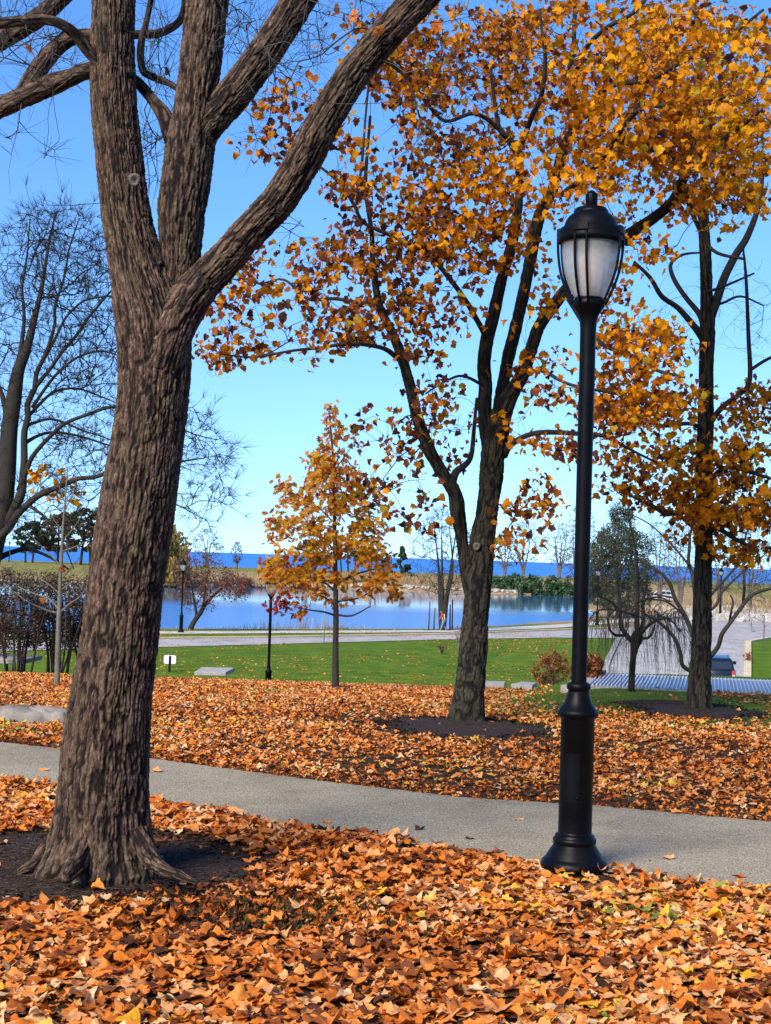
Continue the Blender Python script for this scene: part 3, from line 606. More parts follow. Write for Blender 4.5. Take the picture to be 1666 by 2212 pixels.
ML = [
 [(1022, 1300, 30, .02), (1008, 1240, 27, 0), (1002, 1195, 25), (998, 1160, 26), (989, 1108, 33, -.1), (984, 1069, 31, -.15), (970, 1043, 29, -.2), (931, 978, 28, -.3), (905, 913, 26, -.4), (886, 835, 24, -.5), (868, 770, 22, -.55), (846, 715, 20, -.6), (821, 663, 17, -.65), (806, 574, 13, -.7), (803, 500, 10, -.7), (790, 400, 8, -.7), (800, 250, 6, -.7)],
 [(1056, 960, 34, 0), (1047, 890, 30), (1049, 835, 29), (1046, 783, 29, -.1), (1053, 731, 29, -.2), (1064, 690, 27, -.25), (1085, 600, 25, -.3), (1104, 535, 24, -.35), (1120, 440, 20, -.4), (1121, 337, 16, -.5), (1100, 300, 13, -.55), (1077, 270, 10, -.6), (1060, 150, 7, -.6)],
 [(1078, 920, 30, .25), (1080, 870, 28, .3), (1089, 822, 27, .35), (1102, 757, 28, .4), (1115, 705, 27, .4), (1130, 640, 26, .4), (1146, 560, 26, .45), (1165, 469, 26, .45), (1194, 410, 25, .5), (1218, 322, 24, .5), (1232, 293, 22, .5), (1252, 249, 16, .5), (1232, 176, 13, .5), (1240, 90, 10, .5), (1243, -40, 8, .5)],
 [(976, 1046, 20, -.15), (985, 1020, 17, -.2), (1003, 1006, 14, -.1), (1018, 985, 11, .1), (1024, 930, 9, .2), (1030, 860, 6, .3)],
 [(1090, 985, 15, 0), (1100, 965, 14, -.1), (1126, 946, 12, -.2), (1160, 935, 11, -.3), (1204, 934, 11, -.3), (1250, 937, 10, -.4), (1305, 942, 9, -.5), (1360, 970, 6, -.6), (1420, 1000, 5, -.6)],
 [(866, 780, 12, -.5), (838, 757, 11, -.7), (811, 748, 9, -.8), (753, 742, 8, -.9), (694, 751, 7, -1.0), (635, 757, 6, -1.1), (547, 771, 5, -1.2), (480, 765, 3, -1.3)],
 [(812, 650, 10, -.6), (782, 654, 9, -.5), (723, 645, 8, -.4), (664, 645, 7, -.3), (614, 604, 5, -.2), (560, 612, 4, -.2), (490, 600, 3, -.2)],
 [(1055, 735, 14, -.2), (1030, 690, 12, -.5), (1000, 640, 11, -.8), (950, 575, 11, -1.0), (911, 539, 10, -1.1), (841, 507, 9, -1.3), (785, 480, 8, -1.4), (765, 442, 8, -1.5), (733, 395, 7, -1.6), (676, 351, 5, -1.7), (610, 330, 3, -1.8)],
 [(770, 442, 6, -1.5), (782, 350, 6, -1.5), (790, 250, 5, -1.5), (800, 150, 5, -1.5)],
 [(1121, 337, 12, -.5), (1077, 278, 10, -.6), (1025, 245, 9, -.9), (962, 261, 8, -1.0), (916, 214, 8, -1.2), (877, 161, 7, -1.4), (839, 132, 6, -1.6), (800, 120, 4, -1.8)],
 [(1129, 308, 11, -.4), (1150, 249, 12, -.9), (1170, 205, 11, -1.3), (1178, 120, 9, -1.5), (1165, 20, 7, -1.6)],
 [(1217, 419, 14, .5), (1258, 384, 12, -.2), (1300, 345, 11, -.9), (1373, 244, 10, -1.6), (1447, 226, 9, -1.9), (1521, 219, 8, -2.1), (1600, 200, 6, -2.2)],
 [(1248, 255, 12, .5), (1312, 190, 11, -.6), (1406, 171, 10, -1.4), (1471, 135, 9, -1.8), (1560, 90, 8, -2.2), (1650, 20, 6, -2.4)],
 [(1236, 190, 10, .5), (1262, 110, 10, -.4), (1312, 59, 10, -1.0), (1365, 30, 8, -1.4), (1420, -30, 7, -1.6)],
 [(1225, 640, 12, -.1), (1290, 735, 10, -.5), (1370, 770, 9, -.7), (1420, 800, 8, -.9), (1480, 815, 6, -1.0)],
 [(1108, 846, 10, 0), (1160, 800, 9, -.6), (1230, 830, 7, -.9), (1330, 850, 6, -1.0)],
 [(1475, 395, 14, 0), (1500, 470, 10, -.4), (1540, 540, 8, -.7), (1610, 560, 6, -.8)],
 [(1049, 835, 8, 0), (1000, 812, 6, -.3), (960, 825, 5, -.5), (920, 850, 4, -.7)],
]
sk = Skel(); sk.limb(tr[12:])
for i, L in enumerate(ML):
    P = px_limb(L, MD); mb = MB(); big_ = L[0][2] > 24
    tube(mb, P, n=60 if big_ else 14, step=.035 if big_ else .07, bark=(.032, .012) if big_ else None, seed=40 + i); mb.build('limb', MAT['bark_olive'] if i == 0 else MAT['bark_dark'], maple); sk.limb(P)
scar(1030, 1180, MD - .165, .04, maple)
blobs = [
 # dense upper right canopy
 (1520, 200, 160, 190, 60, -3.0, .9), (1330, 140, 130, 120, 30, -2.2, .7), (1250, 120, 190, 120, 190, -.2, 1.0), (1480, 110, 190, 120, 210, -.4, 1.1), (1040, 130, 170, 110, 150, -.3, 1.0), (1560, 300, 130, 130, 170, -.5, 1.0), (1380, 300, 170, 120, 200, -.4, 1.0),
 (1180, 330, 160, 130, 120, -.3, 1.0), (980, 330, 90, 70, 50, -.6, .8), (1000, 450, 150, 70, 110, -.8, .7), (1320, 470, 110, 70, 44, -.3, .8), (1560, 440, 110, 50, 60, -.5, .8), (1060, 540, 110, 60, 50, -.7, .7),
 (900, 160, 80, 110, 60, -.8, .7), (780, 110, 60, 90, 36, -1.2, .5), (630, 230, 70, 70, 32, -1.6, .4), (590, 300, 60, 40, 14, -1.7, .4), (760, 330, 60, 110, 26, -1.4, .5), (800, 420, 60, 60, 22, -1.4, .5),
 # left wing
 (830, 520, 130, 60, 66, -1.0, .7), (920, 600, 120, 70, 80, -.9, .7), (720, 560, 110, 60, 44, -.7, .7), (600, 590, 110, 50, 44, -.5, .6), (560, 660, 110, 45, 58, -.8, .6), (690, 700, 130, 50, 62, -.9, .6), (510, 745, 75, 40, 44, -1.2, .4), (470, 790, 30, 32, 14, -1.2, .3), (650, 760, 100, 35, 26, -1.0, .4), (820, 680, 90, 60, 50, -.7, .6), (950, 680, 70, 60, 34, -.6, .6), (890, 740, 60, 60, 18, -.6, .5),
 # inner middle
 (980, 870, 60, 60, 34, -.4, .6), (880, 950, 60, 50, 40, -.7, .5), (960, 960, 60, 60, 30, -.2, .5), (860, 1060, 70, 70, 44, -.8, .5), (800, 1020, 40, 60, 18, -.8, .4), (890, 1120, 60, 50, 14, -.7, .4), (780, 910, 30, 40, 8, -.7, .3), (900, 860, 50, 50, 12, -.5, .4),
 (1130, 1110, 45, 60, 32, -.4, .4), (1160, 1080, 40, 55, 22, -.5, .4), (1110, 1175, 50, 35, 18, -.4, .3), (1130, 900, 50, 60, 20, -.3, .5), (1180, 960, 55, 30, 16, -.4, .3), (1170, 800, 60, 70, 30, -.4, .5), (1160, 650, 50, 60, 20, -.4, .5),
 # right lower, behind the lamp
 (1340, 680, 60, 70, 34, -.7, .6), (1390, 760, 100, 60, 62, -.8, .6), (1330, 870, 80, 60, 52, -.9, .5), (1430, 850, 70, 40, 30, -.9, .5), (1390, 930, 80, 40, 30, -.8, .4), (1300, 960, 60, 60, 18, -.6, .4), (1380, 560, 70, 40, 22, -.6, .5), (1290, 860, 50, 80, 20, -.9, .4),
]
blobs = [(*b[:4], int(b[4] * (1.35 if b[0] > 1150 else 1.1)), *b[5:]) if i < 14 else (*b[:4], int(b[4] * (.62 if b[0] < 1200 else .8)), *b[5:]) for i, b in enumerate(blobs)]; T = blob_pts(rng, blobs, MD)
s0, s1, r0, r1, Q, Dq, allp = grow(sk, T, rng, .0022, back=.9, wig=.16, rmax=.03)
mb = MB(); segs(mb, s0, s1, r0, r1, 4); E = twiglets(mb, Q, Dq, rng, 2, .22, .0016); mb.build('twigs', MAT['bark_dark'], maple)
T = T[rng.uniform(0, 1, len(T)) < .72]; k = 13; C = np.repeat(T, k, 0) + rng.normal(0, 1, (len(T) * k, 3)) * np.array([.15, .15, .075]); cden = fbm(C * .9, 88, 2); keep = rng.uniform(0, 1, len(C)) < np.clip(.2 + 3.4 * (cden - .38), .14, .97); C = C[keep]
Y, Nn = hang(rng, len(C), .75); Nn[:, 1] -= .55; Nn[:, 2] += .5
hx = C[:, 0]; hz = C[:, 2]; lit_tint = sm(.2, 3.6, hx) * .16 + sm(2.5, 6.5, hz) * .16  # leaves tinted brighter up and to the right, light put into their colour
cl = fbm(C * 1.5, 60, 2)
tint = .25 + lit_tint + (cl - .5) * .55 + rng.normal(0, .16, len(C))
tint = np.where(rng.uniform(0, 1, len(C)) < .08 + .24 * (1 - sm(.3, 1.6, hx)) + .12 * (1 - sm(3, 4.6, hz)), rng.uniform(0, .2, len(C)), tint); tint = np.where(rng.uniform(0, 1, len(C)) < .03, 1, np.minimum(tint, .92))  # more dark tints low and left, painting in the look of backlit leaves
hf = rng.uniform(0, 1, len(C)) < .55; mb = MB(); sz = .055 + .08 * rng.beta(1.8, 2, len(C))
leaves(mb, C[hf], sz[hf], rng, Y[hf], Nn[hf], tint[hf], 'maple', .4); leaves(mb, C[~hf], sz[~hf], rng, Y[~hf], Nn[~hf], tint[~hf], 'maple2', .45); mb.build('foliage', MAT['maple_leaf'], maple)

# ================================================================== RIGHT TREE
rng = np.random.default_rng(31)
rb = ground_hit(1510, 1536); RD = rb[1] / S + .05
rtree = thing('maple_tree', 'straight slim maple with sparse golden leaves, between the weeping tree and the dark car', 'tree', rb)
tr = px_limb([(1510, 1560, 56), (1510, 1530, 54), (1512, 1480, 48), (1515, 1400, 44), (1518, 1300, 40), (1520, 1200, 37), (1523, 1100, 35), (1522, 1000, 36), (1525, 900, 34), (1526, 800, 31), (1529, 700, 33), (1527, 640, 27), (1525, 560, 25), (1520, 470, 23), (1522, 380, 18), (1530, 260, 12), (1535, 120, 8)], RD)
mb = MB(); tube(mb, tr, n=120, step=.02, bark=(.03, .012), seed=71, flare=flare2); mb.build('trunk', MAT['bark_olive'], rtree)
RL = [
 [(1530, 700, 22, 0), (1548, 650, 20), (1565, 600, 18, .1), (1590, 550, 17, .2), (1615, 510, 15, .3), (1640, 440, 11, .4), (1650, 350, 8, .4)],
 [(1522, 735, 18, 0), (1500, 705, 15, -.1), (1465, 665, 12, -.2), (1430, 640, 11, -.3), (1405, 600, 9, -.4), (1370, 565, 6, -.5)],
 [(1522, 715, 15, 0), (1512, 680, 13, .1), (1480, 640, 11, .2), (1455, 600, 10, .3), (1450, 570, 8, .4), (1475, 550, 6, .5), (1520, 545, 4, .5)],
 [(1530, 920, 14, 0), (1560, 880, 12, -.2), (1600, 850, 11, -.3), (1620, 820, 11, -.3), (1617, 720, 9, -.3), (1612, 600, 7, -.3), (1605, 530, 4, -.3)],
 [(1620, 800, 8, -.3), (1660, 775, 7, -.3), (1720, 750, 5, -.3)],
 [(1522, 930, 10, 0), (1490, 915, 9, -.3), (1430, 920, 8, -.5), (1390, 905, 6, -.6), (1330, 880, 5, -.7)],
 [(1528, 1040, 12, 0), (1570, 1010, 10, -.2), (1620, 1020, 8, -.3), (1670, 1035, 6, -.3)],
 [(1520, 1110, 12, 0), (1470, 1105, 11, -.4), (1440, 1110, 11, -.5), (1405, 1090, 8, -.6), (1360, 1070, 5, -.7)],
 [(1524, 1165, 12, 0), (1545, 1140, 11, -.2), (1590, 1165, 9, -.3), (1640, 1190, 6, -.4)],
 [(1526, 660, 8, .1), (1560, 655, 6, .2), (1600, 640, 5, .2), (1650, 660, 3, .2)],
 [(1526, 630, 7, -.1), (1560, 620, 6, -.2), (1630, 590, 4, -.2)],
]
sk = Skel(); sk.limb(tr[6:])
for i, L in enumerate(RL):
    P = px_limb(L, RD); mb = MB(); tube(mb, P, n=14, step=.06, seed=80 + i); mb.build('limb', MAT['bark_dark'], rtree); sk.limb(P)
Tl = blob_pts(rng, [(1380, 900, 80, 50, 40, -.4, .4), (1470, 890, 60, 40, 22, -.3, .4), (1600, 920, 60, 60, 36, -.2, .4), (1640, 860, 30, 40, 14, -.2, .3), (1490, 985, 70, 30, 32, -.3, .4), (1400, 1000, 90, 40, 48, -.4, .4), (1600, 1000, 70, 50, 46, -.2, .4), (1430, 1060, 110, 35, 56, -.4, .4), (1570, 1090, 100, 50, 74, -.3, .5), (1640, 1120, 50, 60, 34, -.2, .4), (1510, 1130, 60, 40, 30, -.3, .3), (1600, 1190, 60, 35, 18, -.3, .3), (1350, 1040, 60, 40, 16, -.5, .3), (1500, 860, 40, 25, 8, -.1, .2), (1520, 940, 25, 40, 10, -.3, .15)], RD)
Tt = blob_pts(rng, [(1600, 650, 70, 110, 60, .2, .5), (1480, 640, 60, 80, 22, 0, .4), (1640, 720, 40, 60, 20, .1, .4), (1420, 1080, 120, 60, 16, -.3, .4), (1430, 700, 50, 40, 8, 0, .3)], RD)
s0, s1, r0, r1, Q, Dq, _ = grow(sk, np.vstack([Tl, Tt]), rng, .002, back=.8, wig=.18, rmax=.02)
mb = MB(); segs(mb, s0, s1, r0, r1, 4); twiglets(mb, Q, Dq, rng, 2, .28, .0018); mb.build('twigs', MAT['bark_dark'], rtree)
Tl2 = Tl[rng.uniform(0, 1, len(Tl)) < .7]; k = 12; C = np.repeat(Tl2, k, 0) + rng.normal(0, 1, (len(Tl2) * k, 3)) * np.array([.15, .15, .075]); C = C[rng.uniform(0, 1, len(C)) < np.clip(.25 + 2.6 * (fbm(C * .9, 87, 2) - .36), .2, .95)]; Y, Nn = hang(rng, len(C), .8); Nn[:, 1] -= .6
tint = .52 + (fbm(C * 1.4, 66, 2) - .5) * .6 + rng.normal(0, .15, len(C)); tint = np.where(rng.uniform(0, 1, len(C)) < .16, rng.uniform(0, .2, len(C)), np.minimum(tint, .93))
mb = MB(); leaves(mb, C, .065 + .08 * rng.beta(1.8, 2, len(C)), rng, Y, Nn, tint, 'maple', .4); mb.build('foliage', MAT['maple_leaf'], rtree)

# ================================================================== YOUNG OAK
rng = np.random.default_rng(41)
ob = ground_hit(725, 1486); OD = ob[1] / S
oak = thing('young_oak', 'young slender oak with drooping golden brown lobed leaves beside the middle lamp post', 'tree', ob)
tr = px_limb([(725, 1500, 17), (725, 1486, 16), (725, 1400, 13), (726, 1330, 12), (725, 1250, 10), (723, 1133, 8), (719, 985, 5), (711, 888, 2.5)], OD)
mb = MB(); tube(mb, tr, n=20, step=.05, seed=91); mb.build('trunk', MAT['bark_dark'], oak)
OL = [[(726, 1330, 5), (700, 1322, 4, -.1), (670, 1318, 3, -.2), (640, 1312, 2, -.3)], [(726, 1328, 5), (760, 1330, 4, -.1), (800, 1310, 2.5, -.2)], [(726, 1280, 5), (700, 1258, 4, .1), (650, 1240, 3, .2), (600, 1215, 2, .2)], [(725, 1262, 5), (770, 1240, 4, .2), (830, 1225, 2.5, .3)],
      [(726, 1310, 5, .1), (700, 1290, 3, .3), (655, 1275, 2, .4)], [(725, 1230, 4), (680, 1200, 3, -.2), (630, 1180, 2, -.3)], [(724, 1190, 4), (680, 1150, 3, .1), (600, 1135, 2, .1)], [(724, 1180, 4), (770, 1150, 3, -.1), (820, 1120, 2, -.1)], [(723, 1130, 3), (680, 1090, 2.5, -.1), (615, 1055, 1.5, -.1)], [(722, 1110, 3), (760, 1070, 2, .2), (795, 1040, 1.5, .2)], [(720, 1040, 2.5), (690, 1010, 2, -.1), (670, 985, 1.2, -.1)], [(720, 1020, 2.5), (745, 985, 2, .1), (770, 950, 1.2, .1)], [(726, 1300, 4), (780, 1290, 3, .1), (820, 1262, 2, .2)]]
sk = Skel(); sk.limb(tr[4:])
lm = MB()
for L in OL: P = px_limb(L, OD); tube(lm, P, 8, .08); sk.limb(P)
ob_ = [(711, 892, 16, 10, 5), (714, 920, 22, 16, 7), (708, 955, 26, 14, 8), (748, 950, 22, 18, 6), (715, 990, 40, 16, 18), (690, 1000, 25, 14, 9), (722, 1020, 60, 18, 28), (690, 1030, 30, 14, 10), (730, 1055, 75, 22, 44), (800, 1060, 25, 18, 8), (615, 1050, 16, 12, 6), (635, 1075, 38, 20, 18), (690, 1090, 60, 20, 26), (770, 1100, 60, 34, 36), (600, 1125, 22, 12, 9), (640, 1140, 50, 22, 30), (610, 1160, 26, 12, 8), (720, 1140, 70, 22, 28), (800, 1150, 36, 30, 22), (700, 1180, 60, 22, 30), (780, 1185, 50, 22, 26), (640, 1205, 60, 22, 34), (740, 1205, 60, 16, 18), (610, 1235, 40, 18, 28), (670, 1240, 50, 20, 24), (815, 1215, 40, 20, 22), (640, 1268, 50, 14, 16), (745, 1255, 26, 14, 9), (830, 1250, 26, 14, 14), (845, 1278, 18, 12, 9), (800, 1272, 22, 12, 9), (690, 1285, 24, 10, 6), (735, 1300, 26, 9, 4), (650, 1318, 16, 7, 4), (570, 1225, 12, 14, 4)]
T = blob_pts(rng, [(*b, 0, .45) for b in ob_], OD); red = blob_pts(rng, [(605, 1305, 26, 16, 16, -.1, .1), (640, 1315, 20, 8, 5, -.1, .1)], OD)
s0, s1, r0, r1, Q, Dq, _ = grow(sk, np.vstack([T, red]), rng, .0028, back=.9, rmax=.012)
segs(lm, s0, s1, r0, r1, 4); lm.build('branches', MAT['bark_dark'], oak)
C = np.repeat(T, 5, 0) + rng.normal(0, .075, (len(T) * 5, 3)); Cr = np.repeat(red, 3, 0) + rng.normal(0, .07, (len(red) * 3, 3)); nC = len(C); C = np.vstack([C, Cr])
Y, Nn = hang(rng, len(C), .6); Y[:, 0] += np.sign(C[:, 0] - ob[0]) * .7; Nn[:, 1] -= 1.2
tint = .70 + (fbm(C * 1.2, 77, 2) - .5) * .7 + rng.normal(0, .14, len(C)); tint[nC:] = rng.uniform(0, .12, len(Cr)); tint[:nC] = np.where(rng.uniform(0, 1, nC) < .08, .1, np.clip(tint[:nC], .2, 1))
mb = MB(); leaves(mb, C, rng.uniform(.11, .175, len(C)), rng, Y, Nn, tint, 'oak', .25, .4); mb.build('foliage', MAT['oak_leaf'], oak)

# ================================================================== BARE SAPLING, LEFT
rng = np.random.default_rng(51)
sb = ground_hit(123, 1485); SD = sb[1] / S
sap = thing('bare_sapling', 'grey brown bare sapling with thin upright branches in front of the left shrubs', 'tree', sb)
tr = px_limb([(123, 1500, 14), (123, 1484, 13), (125, 1400, 11.5), (128, 1320, 10), (130, 1260, 8), (133, 1200, 7), (137, 1130, 5), (141, 1080, 3.5), (146, 1010, 2)], SD)
mb = MB(); tube(mb, tr, 18, .05); mb.build('trunk', MAT['bark_tan'], sap)
sk = Skel(); sk.limb(tr[2:]); lm = MB()
for L in [[(128, 1325, 5), (100, 1318, 4), (60, 1300, 3, -.1), (30, 1278, 2, -.1)], [(128, 1318, 5), (108, 1295, 4, .1), (80, 1285, 3, .1), (40, 1268, 2, .2)], [(129, 1324, 5), (150, 1305, 4), (172, 1290, 3, -.1), (185, 1272, 2, -.1)], [(131, 1285, 4), (105, 1262, 3), (70, 1238, 2.4), (30, 1215, 1.8), (20, 1190, 1)], [(132, 1275, 4), (150, 1262, 3), (175, 1245, 2), (190, 1230, 1.4)], [(134, 1250, 4, .1), (155, 1225, 3, .2), (172, 1205, 1.8, .3)], [(134, 1225, 3.5), (110, 1200, 2.8), (85, 1175, 2), (60, 1150, 1.2)], [(137, 1190, 3.5), (165, 1180, 2.6), (190, 1168, 2)], [(138, 1165, 3), (160, 1140, 2), (178, 1110, 1.2)], [(139, 1150, 3), (118, 1125, 2), (100, 1090, 1.2)], [(142, 1100, 2.4), (160, 1060, 1.5), (166, 1030, 1)], [(141, 1090, 2.4), (128, 1050, 1.5), (118, 1020, 1)]]:
    P = px_limb(L, SD); tube(lm, P, 7, .06); sk.limb(P)
T = blob_pts(rng, [(60, 1240, 60, 60, 30, 0, .3), (170, 1220, 30, 70, 20, 0, .3), (135, 1080, 45, 70, 26, 0, .3)], SD)
s0, s1, r0, r1, Q, Dq, _ = grow(sk, T, rng, .0016, rmax=.006); segs(lm, s0, s1, r0, r1, 4); lm.build('branches', MAT['bark_tan'], sap)
mb = MB(); C = np.array([at(136, 1226, SD - .1), at(92, 1298, SD - .1), at(150, 1290, SD - .1), at(120, 1060, SD), at(96, 1020, SD)]); C = np.repeat(C[:3], 2, 0) + rng.normal(0, .03, (6, 3)); Y, Nn = hang(rng, 6, 1); leaves(mb, C, .11, rng, Y, Nn, rng.uniform(.2, .4, 6)); mb.build('foliage', MAT['maple_leaf'], sap)

# ================================================================== BARE BACKGROUND TREE, LEFT
rng = np.random.default_rng(61)
LD = 31.0
c = at(-60, 1300, LD); lbz = h1(c[0], c[1]); lb = np.array([c[0], c[1], lbz])
ltree = thing('bare_tree', 'tall bare tree with dense fine twigs at the left edge behind the shrubs', 'tree', lb)
yb = 1106 + 0
tr = px_limb([(-70, 1600, 70), (-60, 1400, 64), (-44, 1280, 60), (-18, 1180, 52), (4, 1100, 44), (14, 1020, 40), (20, 930, 36), (30, 860, 33), (40, 800, 26), (56, 760, 20), (74, 690, 14), (90, 620, 10), (105, 530, 6), (120, 460, 3)], LD)
mb = MB(); tube(mb, tr, 24, .12); mb.build('trunk', MAT['bark_dark'], ltree)
LLm = [[(-10, 1160, 36), (22, 1120, 30), (40, 1060, 24), (50, 1000, 20), (56, 930, 18), (66, 870, 16), (80, 810, 13), (100, 760, 11), (118, 700, 9), (132, 610, 7), (150, 540, 5), (165, 470, 3)],
 [(34, 850, 16), (38, 790, 15), (52, 690, 10), (48, 620, 8), (60, 540, 5), (66, 470, 3)], [(20, 930, 16), (6, 860, 14), (-8, 800, 12), (-20, 700, 9), (-10, 560, 5)],
 [(-20, 1190, 28), (20, 1135, 22, -.3), (60, 1090, 19, -.6), (110, 1060, 16, -.8), (170, 1035, 13, -1), (230, 1024, 11, -1.1), (300, 1010, 8, -1.2), (380, 1000, 6, -1.2), (440, 990, 3, -1.2)],
 [(40, 1060, 15), (70, 990, 13, -.2), (110, 940, 11, -.4), (160, 905, 10, -.5), (220, 885, 9, -.6), (300, 870, 6, -.7), (380, 880, 3, -.7)],
 [(50, 960, 12), (100, 935, 8, .4), (160, 940, 7, .6), (230, 960, 5, .7), (320, 985, 3, .7)], [(56, 920, 10), (110, 905, 7, .3), (180, 930, 5, .5), (240, 950, 3, .6)],
 [(66, 850, 12), (110, 790, 10), (150, 740, 9), (190, 690, 8), (230, 640, 6), (270, 600, 3)], [(80, 800, 10), (120, 730, 8), (140, 690, 7), (180, 650, 6), (240, 640, 4), (300, 650, 3)],
 [(60, 900, 10, .3), (110, 850, 8, .5), (170, 840, 6, .6), (250, 870, 3, .7)], [(70, 880, 10), (130, 800, 8, -.4), (200, 760, 6, -.5), (260, 770, 4, -.6), (350, 820, 3, -.6)],
 [(-30, 1220, 22, .3), (20, 1195, 15, .4), (60, 1185, 11, .5), (100, 1200, 8, .6), (150, 1230, 4, .7)], [(60, 1090, 10, -.6), (100, 1120, 7, -.7), (140, 1180, 5, -.7), (160, 1230, 3, -.7)], [(230, 1024, 6, -1.1), (300, 1060, 5, -1.1), (380, 1090, 4, -1.2), (440, 1120, 2.5, -1.2)], [(300, 870, 5, -.7), (400, 930, 4, -.7), (470, 950, 2.5, -.7)], [(4, 1100, 24), (-40, 1040, 20), (-100, 980, 14), (-160, 900, 8)], [(0, 1010, 18), (-40, 930, 14), (-80, 820, 9), (-90, 700, 5)]]
sk = Skel(); sk.limb(tr[4:])
for L in LLm:
    P = wiggle(px_limb([(a_[0], a_[1], a_[2] * .8, *a_[3:]) for a_ in L], LD), rng, .004); mb = MB(); tube(mb, P, 9, .2); mb.build('limb', MAT['bark_dark'], ltree); sk.limb(P)
T = blob_pts(rng, [(70, 560, 75, 120, 210, 0, 1.6), (150, 560, 80, 120, 240, 0, 1.6), (230, 640, 60, 140, 150, 0, 1.4), (60, 720, 80, 100, 140, 0, 1.6), (190, 760, 70, 90, 150, 0, 1.5), (150, 880, 110, 90, 200, 0, 1.5), (180, 1000, 100, 70, 150, -.3, 1.4), (90, 1100, 110, 70, 130, -.2, 1.4), (320, 800, 60, 120, 70, -.4, 1), (400, 930, 60, 60, 60, -.7, .7), (450, 985, 50, 60, 56, -.8, .6), (440, 1080, 60, 60, 60, -1, .6), (330, 1000, 70, 80, 60, -.8, .8), (-60, 800, 80, 250, 120, 0, 1.6)], LD)
T = np.vstack([T, T[rng.permutation(len(T))[:900]] + rng.normal(0, .35, (900, 3))]); s0, s1, r0, r1, Q, Dq, _ = grow(sk, T, rng, .0060, back=2.6, wig=.05, nseg=2, rmax=.05, expo=2.5, lift=.02)
mb = MB(); segs(mb, s0, s1, r0, r1, 3); twiglets(mb, Q, Dq, rng, 9, .42, .0046, .02, 1.2, .5); mb.build('twigs', MAT['bark_dark'], ltree)
mb = MB(); C = blob_pts(rng, [(85, 1030, 25, 14, 12, -.3, .2), (110, 1045, 50, 30, 14, -.3, .3), (150, 1075, 30, 20, 8, -.3, .2)], LD); C = np.repeat(C, 3, 0) + rng.normal(0, .09, (len(C) * 3, 3)); Y, Nn = hang(rng, len(C), 1); leaves(mb, C, .16, rng, Y, Nn, rng.uniform(.5, .85, len(C))); mb.build('foliage', MAT['maple_leaf'], ltree)

# ================================================================== WEEPING TREE
rng = np.random.default_rng(71)
wb = ground_hit(1364, 1494); WD = wb[1] / S
weep = thing('weeping_tree', 'small bare weeping tree with knotted crown and hanging twigs in front of the grating', 'tree', wb)
tr = px_limb([(1364, 1510, 16), (1364, 1490, 15), (1366, 1450, 13.5), (1369, 1415, 14), (1372, 1395, 20), (1376, 1380, 27), (1378, 1368, 22), (1378, 1358, 9)], WD)
mb = MB(); tube(mb, tr, 40, .02, bark=(.03, .008), seed=5); mb.build('trunk', MAT['bark_olive'], weep)
WL = [[(1370, 1388, 12), (1355, 1374, 11, -.05), (1342, 1352, 9, -.1), (1340, 1320, 8, -.1), (1338, 1290, 7, 0), (1330, 1240, 5, .1), (1320, 1180, 3, .2)], [(1352, 1372, 7), (1330, 1372, 6, -.2), (1317, 1358, 5, -.3), (1314, 1335, 4, -.3), (1325, 1320, 3, -.3)],
 [(1378, 1372, 13), (1376, 1345, 11), (1377, 1310, 9, .1), (1378, 1260, 7, .2), (1374, 1190, 5, .2), (1360, 1130, 3, .2)], [(1384, 1370, 11), (1390, 1340, 9, .1), (1390, 1300, 7, .2), (1400, 1240, 4, .3)],
 [(1386, 1368, 9), (1400, 1352, 7, -.2), (1420, 1340, 6, -.3), (1440, 1336, 5, -.4), (1455, 1345, 4, -.5), (1470, 1365, 2.5, -.5)], [(1384, 1378, 7), (1400, 1378, 6, -.2), (1410, 1365, 5, -.2), (1415, 1350, 3, -.2)], [(1340, 1320, 6), (1320, 1300, 5, -.1), (1300, 1290, 3, -.2)], [(1376, 1330, 6), (1330, 1318, 4, -.2), (1290, 1320, 3, -.3), (1270, 1345, 2, -.3)], [(1378, 1300, 6), (1420, 1290, 4, -.2), (1450, 1300, 3, -.3)]]
sk = Skel(); lm = MB()
for L in WL: P = px_limb(L, WD); tube(lm, P, 10, .04); sk.limb(P)
T = blob_pts(rng, [(1330, 1240, 55, 70, 80, 0, .5), (1290, 1290, 30, 60, 40, 0, .4), (1400, 1240, 55, 70, 60, 0, .5), (1330, 1160, 60, 60, 50, .1, .5), (1440, 1310, 30, 30, 14, -.2, .3)], WD)
s0, s1, r0, r1, Q, Dq, ap = grow(sk, T, rng, .0020, rmax=.01); segs(lm, s0, s1, r0, r1, 4); twiglets(lm, Q, Dq, rng, 3, .2, .0016); lm.build('branches', MAT['bark_dark'], weep)
# hanging shoots
mb = MB(); nh = 210; px_ = np.concatenate([rng.normal(1345, 42, 120), rng.normal(1440, 26, 90)]); px_ = np.clip(px_, 1258, 1492)
P0 = []; 
for x in px_:
    side = (x - 1378) / 110; ytop = 1328 + 26 * side * side + rng.uniform(-14, 20); ln = rng.uniform(50, 150) * (1 if x > 1300 or rng.uniform() < .5 else .7); dd = rng.normal(-.1, .38)
    q = [at(x + rng.normal(0, 2), ytop, WD + dd)]; ns = 7; xx = x
    for s_ in range(1, ns): xx += rng.normal(np.sign(side) * 1.2, 2.6); q.append(at(xx, min(ytop + ln * s_ / (ns - 1), 1492 - abs(rng.normal(0, 8))), WD + dd + .03 * s_ * rng.normal()))
    P0.append(q)
P0 = np.array(P0); 
for s_ in range(6): segs(mb, P0[:, s_], P0[:, s_ + 1], np.full(len(P0), .0042 - .0005 * s_), np.full(len(P0), .0042 - .0005 * (s_ + 1)))
